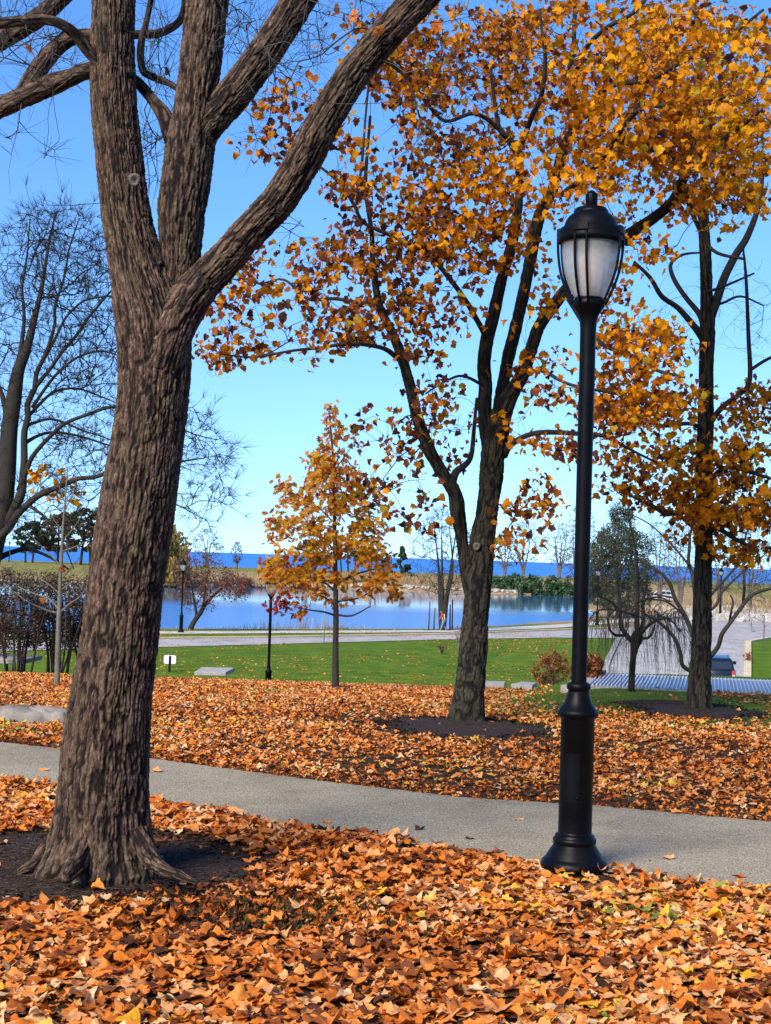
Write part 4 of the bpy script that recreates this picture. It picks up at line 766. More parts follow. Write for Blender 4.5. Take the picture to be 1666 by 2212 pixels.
i = rng.choice(len(P0), 260); sI = rng.integers(1, 6, 260); A = P0[i, sI]; Bq = A + np.stack([rng.normal(0, .05, 260), rng.normal(0, .05, 260), -rng.uniform(.05, .22, 260)], 1); segs(mb, A, Bq, np.full(260, .0024), np.full(260, .0016)); 
tops = P0[:, 0]; dd = np.linalg.norm(tops[:, None] - ap[None], axis=2); nn = ap[dd.argmin(1)]; mid = (tops + nn) / 2 + np.array([0, 0, .08]); segs(mb, nn, mid, np.full(len(nn), .005), np.full(len(nn), .0045)); segs(mb, mid, tops, np.full(len(nn), .0045), np.full(len(nn), .0042))
mb.build('hanging_twigs', MAT['twig'], weep)

# ================================================================== SPREADING BARE TREE behind the right trunk
rng = np.random.default_rng(81)
XD = 30.0
xb_ = at(1512, 1480, XD); xb = np.array([xb_[0], xb_[1], h1(xb_[0], xb_[1])])
xtree = thing('bare_tree', 'low spreading bare tree with crooked limbs either side of the slim maple trunk', 'tree', xb)
tr = np.vstack([[xb[0], xb[1], xb[2] - .2, .16], px_limb([(1508, 1700, 34), (1508, 1560, 30), (1510, 1480, 26), (1512, 1430, 18), (1515, 1370, 14), (1512, 1300, 12), (1500, 1250, 10)], XD)]); tr = tr[tr[:, 2] >= xb[2] - .25]
mb = MB(); tube(mb, tr, 16, .1); mb.build('trunk', MAT['bark_dark'], xtree)
XL = [[(1509, 1452, 11), (1490, 1448, 10, -.1), (1474, 1436, 9, -.2), (1470, 1410, 9, -.3), (1455, 1375, 8, -.4), (1425, 1345, 7, -.5), (1400, 1330, 5, -.6), (1370, 1315, 3, -.7), (1330, 1320, 2, -.8)],
 [(1514, 1400, 12), (1500, 1378, 11, .1), (1480, 1330, 10, .2), (1458, 1292, 9, .3), (1448, 1262, 8, .3), (1430, 1240, 7, .3), (1400, 1220, 6, .4), (1360, 1195, 4, .5), (1320, 1185, 2.5, .5)],
 [(1512, 1340, 11), (1505, 1300, 11), (1500, 1262, 10), (1496, 1240, 9, .1), (1488, 1215, 8, .1), (1490, 1180, 7, .1), (1492, 1150, 6, .1), (1510, 1110, 3, .1)], [(1488, 1220, 6), (1468, 1195, 5, .2), (1440, 1165, 4, .3), (1400, 1130, 3, .4), (1340, 1100, 2, .5)],
 [(1516, 1432, 12), (1535, 1418, 11, -.2), (1552, 1396, 10, -.3), (1560, 1370, 10, -.4), (1578, 1345, 9, -.4), (1600, 1315, 9, -.4), (1620, 1290, 8, -.4), (1650, 1275, 7, -.4), (1690, 1268, 5, -.4)], [(1576, 1346, 6), (1580, 1320, 5, -.3), (1584, 1300, 5, -.2), (1578, 1285, 3, -.1)], [(1606, 1306, 7), (1608, 1260, 6, -.3), (1606, 1200, 5, -.2), (1612, 1150, 3, -.1)],
 [(1514, 1330, 8), (1545, 1310, 6, .2), (1560, 1280, 5, .3), (1600, 1240, 4, .4), (1650, 1200, 3, .5)], [(1513, 1310, 8), (1550, 1270, 6, .3), (1600, 1215, 5, .5), (1640, 1180, 3, .5)], [(1480, 1330, 5), (1440, 1300, 4, -.2), (1400, 1295, 4, -.3), (1350, 1300, 3, -.4), (1300, 1315, 2, -.4)], [(1458, 1292, 5), (1420, 1285, 4, .5), (1350, 1275, 3, .7), (1300, 1270, 2, .8)]]
sk = Skel()
for L in XL: P = px_limb(L, XD); mb = MB(); tube(mb, P, 9, .08); mb.build('limb', MAT['bark_dark'], xtree); sk.limb(P)
T = blob_pts(rng, [(1400, 1180, 90, 70, 110, .3, .8), (1330, 1200, 60, 80, 60, .4, .8), (1460, 1150, 60, 60, 50, .2, .6), (1340, 1290, 60, 40, 40, 0, .6), (1440, 1260, 60, 40, 30, .1, .6), (1600, 1180, 60, 60, 70, .3, .7), (1630, 1260, 50, 40, 50, 0, .6), (1580, 1280, 50, 40, 30, 0, .6), (1640, 1330, 30, 40, 24, -.2, .4), (1520, 1180, 50, 50, 30, .2, .5)], XD)
s0, s1, r0, r1, Q, Dq, _ = grow(sk, T, rng, .0028, back=.8, wig=.2, rmax=.018)
mb = MB(); segs(mb, s0, s1, r0, r1, 4); twiglets(mb, Q, Dq, rng, 4, .35, .0024); mb.build('twigs', MAT['twig'], xtree)

# ================================================================== LAMP POSTS
LB = ground_hit(1240, 1878); LAMPD = LB[1] / S; k_ = LAMPD * S / F     # metres per layout pixel at the lamp
MAT['black_metal'] = None
m, t, p, o = new_mat('black_painted_metal'); tc = N_(t, "ShaderNodeTexCoord"); n1 = noise(t, tc.outputs['Object'], 3.5, 6, .7); n2q = noise(t, tc.outputs['Object'], 40, 3, .6)
r1 = ramp(t, [(.35, (.0016, .0017, .0022)), (.66, (.0035, .0037, .0048)), (.82, (.022, .021, .022))]); t.links.new(n1.outputs[0], r1.inputs[0]); t.links.new(r1.outputs[0], p.inputs['Base Color'])
p.inputs['Specular IOR Level'].default_value = .1; rr_ = ramp(t, [(.3, (.30,) * 3), (.7, (.55,) * 3)]); t.links.new(n1.outputs[0], rr_.inputs[0]); t.links.new(rr_.outputs[0], p.inputs['Roughness']); t.links.new(bump(t, n2q.outputs[0], .12, .004), p.inputs['Normal']); MAT['black_metal'] = m
m, t, p, o = new_mat('frosted_glass'); tc = N_(t, "ShaderNodeTexCoord"); n1 = noise(t, tc.outputs['Object'], 9, 5, .7); n2q = noise(t, tc.outputs['Object'], 55, 3, .7)
sx = N_(t, "ShaderNodeSeparateXYZ"); t.links.new(tc.outputs['Object'], sx.inputs[0])
r1 = ramp(t, [(.3, (.62, .60, .54)), (.7, (.80, .81, .80))]); t.links.new(n1.outputs[0], r1.inputs[0])
dr = ramp(t, [(.22, (.25, .2, .15)), (.34, (1, 1, 1))]); t.links.new(n2q.outputs[0], dr.inputs[0]); c = mixc(t, .6, r1.outputs[0], dr.outputs[0], 'MULTIPLY')
zz = N_(t, "ShaderNodeMapRange"); t.links.new(sx.outputs[2], zz.inputs[0]); zz.inputs[1].default_value = 1240 * k_; zz.inputs[2].default_value = 1350 * k_
ad = N_(t, "ShaderNodeMath", operation='MULTIPLY_ADD'); t.links.new(n1.outputs[0], ad.inputs[0]); ad.inputs[1].default_value = .7; t.links.new(zz.outputs[0], ad.inputs[2])
gr = ramp(t, [(.95, (0, 0, 0)), (1.0, (0, 0, 0))]); gr = N_(t, "ShaderNodeMapRange"); t.links.new(ad.outputs[0], gr.inputs[0]); gr.inputs[1].default_value = 1.02; gr.inputs[2].default_value = 1.4; gr.inputs[4].default_value = .85
c = mixc(t, gr.outputs[0], c, (.16, .12, .09)); t.links.new(c, p.inputs['Base Color']); p.inputs['Roughness'].default_value = .28
tr_ = N_(t, "ShaderNodeBsdfTranslucent"); t.links.new(c, tr_.inputs[0]); tp = N_(t, "ShaderNodeBsdfTransparent"); tp.inputs[0].default_value = (.9, .9, .9, 1)
mx = N_(t, "ShaderNodeMixShader"); mx.inputs[0].default_value = .55; t.links.new(p.outputs[0], mx.inputs[1]); t.links.new(tr_.outputs[0], mx.inputs[2])
mx2 = N_(t, "ShaderNodeMixShader"); mx2.inputs[0].default_value = .27; t.links.new(mx.outputs[0], mx2.inputs[1]); t.links.new(tp.outputs[0], mx2.inputs[2]); t.links.new(mx2.outputs[0], o.inputs[0]); MAT['glass'] = m
def make_lamp(label):
    L = thing('lamp_post', label, 'lamp post', (0, 0, 0), 'park lamp posts with acorn lanterns'); k = k_
    Z = lambda y: (1880 - y) * k
    def la(nm, prof, mat='black_metal', n=48, par=L):
        m_ = MB(); lathe(m_, [(max(r, .05) * k, Z(y)) for r, y in prof], n=n); return m_.build(nm, MAT[mat], par)
    la('base_flange', [(70, 1900), (71.5, 1884), (72, 1874), (70, 1866), (65, 1861), (62, 1859), (61, 1857), (55, 1846), (48, 1836), (44, 1829)])
    la('pedestal', [(44, 1831), (45.5, 1828), (46.5, 1823), (46, 1818), (44, 1816), (42.5, 1815), (42.5, 1811), (40, 1809), (36.5, 1807), (36, 1803), (36, 1562), (40, 1559), (43, 1556), (44.5, 1551), (44, 1546), (41, 1543), (36, 1537), (30, 1528), (26, 1517), (23, 1505), (22, 1500), (25, 1499), (26, 1495), (25.5, 1489), (23, 1486), (18, 1484), (16, 1483)])
    la('pole', [(16.6, 1486), (17.2, 760), (17.5, 720), (19, 700), (22, 690), (28, 680), (32, 674)])
    la('lantern_cup', [(30, 676), (34, 672), (35.5, 666), (34.5, 659), (32, 656), (31, 653), (29, 650), (12, 650)])
    g = la('globe', [(30, 653), (33, 649), (40, 637), (49, 615), (54.5, 597), (58.5, 576), (61, 552), (61.5, 533), (61.5, 518)], 'glass', 56)
    lampb = la('bulb', [(8, 652), (16, 645), (17, 610), (22, 590), (25, 568), (20, 548), (8, 538), (.1, 537)], 'bulb', 20, g)
    la('rim', [(57, 534), (68, 533), (71.5, 528), (71.5, 519), (69, 517), (70, 514), (70, 509), (66, 506), (66, 502), (61, 500)])
    la('dome', [(61, 502), (58.5, 497), (56.5, 490), (53, 482), (48, 475), (42, 470), (38, 468), (38, 465), (36.5, 461), (33, 459), (33, 456.5), (18, 455), (8, 454)])
    la('finial', [(11, 456), (11, 453), (13, 450), (13.5, 438), (13.5, 427), (13, 425), (10, 422), (5.5, 418), (2, 416), (.1, 415.5)], n=24)
    rib = [(71, 518), (70.5, 540), (68.5, 565), (64.5, 590), (58.5, 612), (50, 634), (42, 652), (35, 667)]
    for a0 in (-25, 65, 155, 245):
        A0 = math.radians(a0 - 90)
        for s_ in (-1, 1):
            m_ = MB(); a = A0 + s_ * R(10.5); tube(m_, [[r * k * math.cos(a + s_ * R(.12) * (71 - r)), r * k * math.sin(a + s_ * R(.12) * (71 - r)), Z(y), 3.0 * k] for r, y in rib], 8, .03); m_.build('rib', MAT['black_metal'], L)
        m_ = MB(); r = 70; ring = [[(r + q) * k * math.cos(A0 + R(u_)), (r + q) * k * math.sin(A0 + R(u_)), Z(y)] for u_ in (-12, -4, 4, 12) for q, y in ((-3, 498), (3.5, 500), (4, 516), (-3, 520))]
        f = [[4 * i + j, 4 * i + (j + 1) % 4, 4 * i + 4 + (j + 1) % 4, 4 * i + 4 + j] for i in range(3) for j in range(4)] + [[0, 3, 2, 1], [12, 13, 14, 15]]
        m_.add(ring, f); m_.build('bracket', MAT['black_metal'], L, smooth=False)
    # access door on the pedestal, curved to it
    m_ = MB(); th = np.linspace(R(-150), R(-86), 12); zz_ = [Z(1740), Z(1634)]
    V = [[rr2 * k * math.cos(a), rr2 * k * math.sin(a), z_] for rr2 in (36.2, 37.3) for z_ in zz_ for a in th]; i = np.arange(11)
    f = np.vstack([np.stack([24 + i, 25 + i, 37 + i, 36 + i], 1), np.stack([12 + i, 13 + i, 37 + i, 36 + i], 1)[:, ::-1], np.stack([i, i + 1, i + 25, i + 24], 1), [[0, 12, 36, 24], [11, 23, 47, 35]]])
    m_.add(V, f); d = m_.build('access_door', MAT['black_metal'], L, smooth=False)
    m_ = MB(); a = R(-92); lathe(m_, [(3.2 * k, 0), (3.2 * k, 2 * k), (.1 * k, 2.2 * k)], n=10); b = m_.build('door_bolt', MAT['black_metal'], d); b.location = (37 * k * math.cos(a), 37 * k * math.sin(a), Z(1728)); b.rotation_euler = (R(90), 0, a + R(90))
    return L
m, t, p, o = new_mat('amber_bulb'); p.inputs['Base Color'].default_value = (.75, .42, .2, 1); p.inputs['Roughness'].default_value = .4; MAT['bulb'] = m
lamp = make_lamp('large black lamp post with frosted lantern, nearest one beside the asphalt path')
lamp.location = LB + np.array([0, 0, .015])
def far_lamp(px, py, d, sc, label, hit=False):
    c = copy_tree(lamp); pos = at(px, py, d); pos = ground_hit(px, py, 40) if hit else np.array([pos[0], pos[1], h1(pos[0], pos[1])]); c.location = pos; c.scale = (sc,) * 3; c['label'] = label; return c
far_lamp(580, 1460, 43.5, 1.0, 'black lamp post rising from behind the leafy crest beside the young oak')
q = far_lamp(391, 1367, 75, 1.0, 'black lamp post on the pond path just right of the big forked trunk', True); dq = q.location.y / S; q.scale = (160 / 1466 * dq / LAMPD,) * 3
q = far_lamp(1290, 1351, 95, 1.0, 'black lamp post half hidden in front of the dark conifer', True); dq = q.location.y / S; q.scale = (128 / 1466 * dq / LAMPD,) * 3
q = far_lamp(1556, 1331, 110, 1.0, 'dark lamp post beyond the road junction right of the slim maple trunk', True); dq = q.location.y / S; q.scale = (105 / 1466 * dq / LAMPD,) * 3
q = far_lamp(19, 1222, 216, 1.0, 'tiny dark lamp post on the far bank at the left edge'); q.scale = (.8,) * 3
q = far_lamp(593, 1240, 212, 1.0, 'tiny dark lamp post on the far bank beside the young oak leaves'); q.scale = (.85,) * 3

# ================================================================== GRATING, SLABS, SIGNS
gz = -.06 * S
A1, A2 = gp(1268, 1481, -.06), gp(1900, 1510, -.06); gdir = np.array([.2205, 1.0, 0]) * 2.35 * S; B1, B2 = A1 + gdir, A2 + gdir
gt = thing('ventilation_grating', 'wide grey blue metal grating with pale cross bars beside the driveway', 'grating', (A1 + A2) / 2)
def slab(mb, quad, z0, z1):
    V = [[*q[:2], z0] for q in quad] + [[*q[:2], z1] for q in quad]; mb.add(V, [[4, 5, 6, 7], [0, 1, 5, 4], [1, 2, 6, 5], [2, 3, 7, 6], [3, 0, 4, 7], [3, 2, 1, 0]])
mb = MB(); slab(mb, [A1, A2, B2, B1], gz - .08, gz); mb.build('deck', MAT['grate_pan'], gt, False)
mb = MB(); nbar = 75
for i in range(nbar):
    a = A1 + (A2 - A1) * ((i + .5) / nbar); b = B1 + (B2 - B1) * ((i + .5) / nbar); d_ = (b - a); n_ = np.array([-d_[1], d_[0], 0]); n_ /= np.linalg.norm(n_); wv = n_ * .009
    slab(mb, [a - wv, a + wv, b + wv, b - wv], gz + .001, gz + .035)
mb.build('cross_bars', MAT['grate_bar'], gt, False)
fx = np.array([-.45, -.03, 0]); f1_ = (A1 - B1); f1_ /= np.linalg.norm(f1_); bk = A1 + f1_ * .30 + fx; bk2 = A2 + f1_ * .30
mb = MB(); slab(mb, [bk, bk2, A2, A1 + fx * .8], gz - .42, gz + .02); mb.build('front_ledge', MAT['concrete'], gt, False)
mb = MB(); slab(mb, [A1 + fx * .8, A1, B1, B1 + fx], gz - .4, gz + .016); mb.build('side_ledge', MAT['concrete'], gt, False)
mb = MB(); slab(mb, [B1 + fx, B2, B2 - f1_ * .08, B1 + fx - f1_ * .08], gz - .4, gz + .014); mb.build('back_ledge', MAT['grate_bar'], gt, False)
def slab_thing(name, quad_px, z, th, mat, label, cat):
    Q = [gp(x, y, z) for x, y in quad_px]; c = sum(Q) / len(Q); m_ = MB(); slab(m_, Q, z * S - th, z * S); o_ = m_.build(name, MAT[mat], None, False, origin=c); bevel_obj(o_, .02); return tag(o_, label, cat)
slab_thing('utility_slab', [(420, 1451), (488, 1452), (507, 1442.5), (436, 1441)], -.73, .10, 'concrete', 'pale concrete utility slab on the crest of leaves near the small white sign', 'slab')
slab_thing('concrete_kerb', [(-120, 1423), (52, 1425), (92, 1416), (-120, 1409)], -.63, .12, 'concrete', 'grey concrete slab among the leaves beneath the left shrubs', 'slab')
slab_thing('concrete_strip', [(1048, 1474), (1090, 1476), (1093, 1471.5), (1050, 1470.5)], -.62, .12, 'concrete', 'short pale concrete strip right of the centre maple trunk', 'kerb')
slab_thing('concrete_strip', [(1104, 1477), (1150, 1480), (1160, 1474), (1128, 1472)], -.58, .12, 'concrete', 'pale concrete strip at the foot of the brown bush', 'kerb')
# rough stone
rng = np.random.default_rng(5)
c = gp(60, 1552, .02); m_ = MB(); nn = 40; th = np.linspace(0, 2 * np.pi, nn, endpoint=False); V = []
for rz, zz_ in ((1.05, -.12), (1.0, .05), (.90, .105), (.6, .12), (.02, .13)):
    rad = (1 + .10 * np.sin(3 * th + 1) + .07 * np.sin(7 * th)); V += [[c[0] + .56 * rz * ra * math.copysign(abs(math.cos(a)) ** .7, math.cos(a)), c[1] + .30 * rz * ra * math.copysign(abs(math.sin(a)) ** .7, math.sin(a)), c[2] + zz_ + rng.normal(0, .02)] for a, ra in zip(th, rad)]
i = np.arange(4)[:, None] * nn; j = np.arange(nn)[None]; m_.add(V, np.stack([i + j, i + (j + 1) % nn, i + nn + (j + 1) % nn, i + nn + j], 2).reshape(-1, 4))
tag(m_.build('flat_stone', MAT['stone'], None, origin=c), 'long flat weathered stone half buried in leaves beside the path', 'stone')
# small white sign
c = ground_hit(366, 1452); sg = thing('yard_sign', 'small white sign board on a short black post seen from behind', 'sign', c); kk = c[1] / F
mb = MB(); box(mb, c + np.array([0, 0, 17 * kk]), 4.5 * kk, .02, 36 * kk); mb.build('post', MAT['black_metal'], sg, False)
mb = MB(); box(mb, c + np.array([0, .03, 27 * kk]), 26 * kk, .012, 18 * kk); b_ = mb.build('board', MAT['white_sign'], sg, False)
bm = bmesh.new(); bm.from_mesh(b_.data); bmesh.ops.bevel(bm, geom=[e for e in bm.edges if abs(e.verts[0].co.y - e.verts[1].co.y) > .005], offset=1.6 * kk, segments=4, affect='EDGES'); bm.to_mesh(b_.data); bm.free()
# road sign seen from the back
c = ground_hit(700, 1389, 40); kk = c[1] / F; sg = thing('road_sign', 'tall thin post with a small square grey sign at the road edge', 'sign', c)
mb = MB(); tube(mb, [[*c[:2], c[2] - .1, 1.0 * kk], [*c[:2], c[2] + 50 * kk, 1.0 * kk], [*c[:2], c[2] + 90 * kk, 1.0 * kk]], 8, 0); mb.build('post', MAT['grey_metal'], sg)
mb = MB(); box(mb, c + np.array([0, .05, 82 * kk]), 9.5 * kk, .02, 15 * kk); bevel_obj(mb.build('board', MAT['grey_metal'], sg, False), .008)
c = ground_hit(1650, 1406, 40); kk = c[1] / F; sg = thing('sign_post', 'thin dark post seen edge on in the grass right of the driveway', 'sign', c)
mb = MB(); box(mb, c + np.array([0, 0, 37 * kk]), 1.8 * kk, 1.8 * kk, 78 * kk); mb.build('post', MAT['wood_dark'], sg, False)
mb = MB(); box(mb, c + np.array([0, .07, 64 * kk]), .02, 9 * kk, 18 * kk); mb.build('board', MAT['grey_metal'], sg, False)
# low platform at the pond edge
c = gp(727, 1358.5, -2.56); kk = c[1] / F; pl = thing('platform', 'low dark timber platform at the pond edge behind the road sign', 'platform', c)
mb = MB(); box(mb, c + np.array([0, 0, 1.2 * kk]), 50 * kk, 1.1, 2.4 * kk); mb.build('deck', MAT['wood_dark'], pl, False)
for sx_ in (-20, 20):
    mb = MB(); box(mb, c + np.array([sx_ * kk, 0, -.2]), .14, .9, .45); mb.build('support', MAT['wood_dark'], pl, False)

# ================================================================== CARS
MAT['car_black'] = simple('black_car_paint', (.008, .009, .011), .18, .2, 2, 0, .7, 0)
MAT['car_white'] = simple('white_car_paint', (.42, .43, .46), .25, .05, 2, 0, .6, 0)
MAT['car_glass'] = simple('dark_car_glass', (.02, .023, .028), .06, .2, 2, 0, .8, 0)
MAT['tyre'] = simple('tyre_rubber', (.015, .015, .015), .85, .2, 10)
MAT['rim_metal'] = simple('wheel_rim', (.35, .35, .36), .35, .1, 5, .6)
MAT['tail_red'] = simple('red_lamp_lens', (.55, .03, .03), .2, .15, 12, 0, .6, 0)
MAT['tail_clear'] = simple('clear_lamp_lens', (.6, .5, .5), .2, .1, 12, 0, .6, 0)
def make_car(label, paint, pos, head):
    """forward is +Y in the car's own space"""
    T = thing('parked_car', label, 'car', (0, 0, 0)); Wd = .89
    def loft(prof, nm, mat, wfun, parent=T, bv=.05):
        n = len(prof); V = []; xs_ = (-1, 1)
        for s_ in xs_: V += [[s_ * wfun(z), y, z] for y, z in prof]
        f = [[i, (i + 1) % n, n + (i + 1) % n, n + i] for i in range(n)]; me = bpy.data.meshes.new(nm); me.from_pydata(V, [], f + [list(range(n))[::-1], list(range(n, 2 * n))]); me.materials.append(MAT[mat])
        bm = bmesh.new(); bm.from_mesh(me); bmesh.ops.recalc_face_normals(bm, faces=bm.faces); bmesh.ops.bevel(bm, geom=[e for e in bm.edges if e.calc_face_angle(0) > .35], offset=bv, segments=3, affect='EDGES', profile=.5); bm.to_mesh(me); bm.free()
        for pl_ in me.polygons: pl_.use_smooth = True
        o_ = bpy.data.objects.new(nm, me); COL.objects.link(o_); o_.parent = parent; return o_
    body = loft([(-2.15, .42), (-2.2, .62), (-2.12, .95), (-2.05, 1.06), (.95, 1.04), (1.75, .93), (2.1, .78), (2.2, .55), (2.15, .30), (-2.05, .30)], 'body', 'paint_' if False else paint, lambda z: Wd - .05 * max(0, z - .7))
    cabin = loft([(-2.04, 1.04), (-1.80, 1.52), (-1.62, 1.63), (-.3, 1.68), (.25, 1.62), (1.1, 1.03)], 'cabin', paint, lambda z: Wd - .07 - .27 * max(0, z - 1.02), body, .04)
    def panel(nm, V, mat, par, th=.0):
        me = bpy.data.meshes.new(nm); me.from_pydata(V, [], [list(range(len(V)))]); me.materials.append(MAT[mat]); o_ = bpy.data.objects.new(nm, me); COL.objects.link(o_); o_.parent = par
        s_ = o_.modifiers.new('thick', 'SOLIDIFY'); s_.thickness = .012; s_.offset = 1; return o_
    hw = lambda z: Wd - .07 - .27 * max(0, z - 1.02)
    panel('rear_window', [(-.66, -2.03, 1.10), (.66, -2.03, 1.10), (.60, -1.845, 1.48), (-.60, -1.845, 1.48)], 'car_glass', body)
    panel('windscreen', [(.66, 1.05, 1.09), (-.66, 1.05, 1.09), (-.58, .34, 1.57), (.58, .34, 1.57)], 'car_glass', body)
    for s_ in (-1, 1):
        for (ya, yb_, yc, yd) in ((-1.80, -1.05, -1.05, -1.62), (-.98, -.10, -.10, -.98), (-.03, .86, .22, -.03)):
            V = [(s_ * (hw(1.1) + .008), ya, 1.1), (s_ * (hw(1.1) + .008), yb_, 1.1), (s_ * (hw(1.54) + .008), yc, 1.54), (s_ * (hw(1.54) + .008), yd, 1.54)]; panel('side_window', V if s_ > 0 else V[::-1], 'car_glass', body)
        m_ = MB(); tube(m_, [[s_ * .60, -1.5, 1.66, .02], [s_ * .61, -1.4, 1.72, .022], [s_ * .61, -.5, 1.75, .022], [s_ * .60, .1, 1.70, .02]], 8, .1); m_.build('roof_rail', MAT['rim_metal'], body)
        m_ = MB(); box(m_, [0, 0, 0], .24, .12, .19); mr_ = m_.build('wing_mirror', MAT[paint], T); bevel_obj(mr_, .045, 3); mr_.location = (s_ * 1.03, .72, 1.12)
        m_ = MB(); box(m_, [s_ * .76, -2.10, .92], .19, .10, .20); tl = m_.build('tail_light', MAT['tail_red'], T, False); bevel_obj(tl, .025)
        m_ = MB(); box(m_, [s_ * .76, -2.13, .76], .16, .10, .10); bevel_obj(m_.build('reversing_lens', MAT['tail_clear'], tl, False), .02)
        m_ = MB(); box(m_, [s_ * .70, 2.06, .74], .30, .12, .14); bevel_obj(m_.build('headlight', MAT['tail_clear'], T, False), .03)
        for yw in (-1.32, 1.36):
            m_ = MB(); lathe(m_, [(.05, -.11), (.20, -.115), (.31, -.11), (.345, -.07), (.35, 0), (.345, .07), (.31, .11), (.20, .115), (.05, .11)], n=28); wv_ = m_.build('wheel', MAT['tyre'], T); wv_.location = (s_ * .80, yw, .35); wv_.rotation_euler = (0, R(90), 0)
            m_ = MB(); lathe(m_, [(.22, -.118), (.2, -.125), (.06, -.11), (.001, -.12)], n=20); lathe(m_, [(.22, .118), (.2, .125), (.06, .11), (.001, .12)], n=20); m_.build('rim', MAT['rim_metal'], wv_)
    m_ = MB(); box(m_, [0, -2.225, .58], .48, .02, .12); m_.build('number_plate', MAT['white_sign'], T, False)
    m_ = MB(); box(m_, [0, -2.2, .45], 1.6, .14, .16); bevel_obj(m_.build('bumper', MAT['tyre'], T, False), .04)
    T.location = pos; T.rotation_euler = (0, 0, head); return T
cp = at(1548, 1440, 64.8); cz = h1(cp[0], cp[1]) + .05
car = make_car('black car with red tail light parked on the driveway behind the slim maple trunk', 'car_black', (cp[0], cp[1], cz), -R(9)); car.rotation_euler = (R(-3.5), 0, -R(8)); car.rotation_euler = (R(3.6), 0, -R(8))
cp = at(1424, 1292, 175); make_car('pale car parked far beyond the dry grass, left of the slim maple trunk', 'car_white', (cp[0], cp[1], h1(cp[0], cp[1])), R(80))

# ================================================================== PERSON by the pond
skin = simple('skin', (.20, .11, .075), .6, .1, 20, 0, .4, 0); red_m = simple('red_cloth', (.55, .03, .03), .8, .15, 8, 0, .3, .1); cream = simple('cream_cloth', (.75, .60, .38), .8, .1, 8, 0, .3, .1)
jean = simple('grey_blue_jeans', (.13, .19, .30), .85, .2, 8, 0, .3, .1); hairm = simple('black_hair', (.01, .01, .012), .7, .2, 20, 0, .3, .2)
pc = gp(958, 1362.5, -2.49); person = thing('person', 'person in red jacket with cream stripes and grey jeans walking by the pond', 'person', pc); ph = pc[1] / F * 45     # figure height as it stands
def skinned(name, joints, edges, mat, parent, lv=2):
    me = bpy.data.meshes.new(name); me.from_pydata([j[0] for j in joints], edges, []); o_ = bpy.data.objects.new(name, me); COL.objects.link(o_)
    sk_ = o_.modifiers.new('skin', 'SKIN'); sk_.use_smooth_shade = True
    for i_, j in enumerate(joints): me.skin_vertices[0].data[i_].radius = (j[1], j[2] if len(j) > 2 else j[1])
    me.skin_vertices[0].data[0].use_root = True
    o_.modifiers.new('sub', 'SUBSURF').levels = lv; o_.modifiers['sub'].render_levels = lv
    dg = bpy.context.evaluated_depsgraph_get(); ev = o_.evaluated_get(dg); m2 = bpy.data.meshes.new_from_object(ev); o_.modifiers.clear(); o_.data = m2; m2.materials.clear(); m2.materials.append(mat)
    for pl_ in m2.polygons: pl_.use_smooth = True
    o_.parent = parent; return o_
# joints in units of standing height; walks to the left of the picture, leaning forward, head bowed
J = {'pel': (0, 0, .50), 'sp': (-.02, 0, .60), 'ch': (-.05, 0, .73), 'nk': (-.085, 0, .82), 'hd': (-.12, 0, .875), 'tp': (-.135, 0, .95),
     'shL': (-.05, -.11, .78), 'elL': (-.13, -.14, .66), 'wrL': (-.20, -.12, .56), 'haL': (-.235, -.12, .53), 'shR': (-.05, .11, .78), 'elR': (.06, .15, .65), 'wrR': (.13, .14, .545), 'haR': (.155, .14, .51),
     'hiL': (0, -.06, .47), 'knL': (-.07, -.07, .27), 'anL': (-.13, -.07, .055), 'toL': (-.21, -.07, .02), 'hiR': (0, .06, .47), 'knR': (.03, .07, .26), 'anR': (.13, .07, .07), 'toR': (.07, .07, .02)}
Rd = {'pel': .075, 'sp': .075, 'ch': .085, 'nk': .03, 'hd': .058, 'tp': .05, 'shL': .042, 'elL': .03, 'wrL': .02, 'haL': .022, 'shR': .042, 'elR': .03, 'wrR': .02, 'haR': .022, 'hiL': .06, 'knL': .042, 'anL': .027, 'toL': .022, 'hiR': .06, 'knR': .042, 'anR': .027, 'toR': .022}
def fig(name, ks, es, mat, grow_=1.0, parent=person):
    idx = {k: i for i, k in enumerate(ks)}; return skinned(name, [(tuple(ph * v for v in J[k]), Rd[k] * grow_ * ph) for k in ks], [(idx[a], idx[b]) for a, b in es], mat, parent)
fig('body', ['pel', 'sp', 'ch', 'nk', 'hd', 'tp', 'shL', 'elL', 'wrL', 'haL', 'shR', 'elR', 'wrR', 'haR', 'hiL', 'knL', 'anL', 'toL', 'hiR', 'knR', 'anR', 'toR'],
    [('pel', 'sp'), ('sp', 'ch'), ('ch', 'nk'), ('nk', 'hd'), ('hd', 'tp'), ('ch', 'shL'), ('shL', 'elL'), ('elL', 'wrL'), ('wrL', 'haL'), ('ch', 'shR'), ('shR', 'elR'), ('elR', 'wrR'), ('wrR', 'haR'), ('pel', 'hiL'), ('hiL', 'knL'), ('knL', 'anL'), ('anL', 'toL'), ('pel', 'hiR'), ('hiR', 'knR'), ('knR', 'anR'), ('anR', 'toR')], skin)
jk = fig('jacket', ['pel', 'sp', 'ch', 'shL', 'elL', 'wrL', 'shR', 'elR', 'wrR'], [('pel', 'sp'), ('sp', 'ch'), ('ch', 'shL'), ('shL', 'elL'), ('elL', 'wrL'), ('ch', 'shR'), ('shR', 'elR'), ('elR', 'wrR')], red_m, 1.28)
fig('trousers', ['pel', 'hiL', 'knL', 'anL', 'hiR', 'knR', 'anR'], [('pel', 'hiL'), ('hiL', 'knL'), ('knL', 'anL'), ('pel', 'hiR'), ('hiR', 'knR'), ('knR', 'anR')], jean, 1.2)
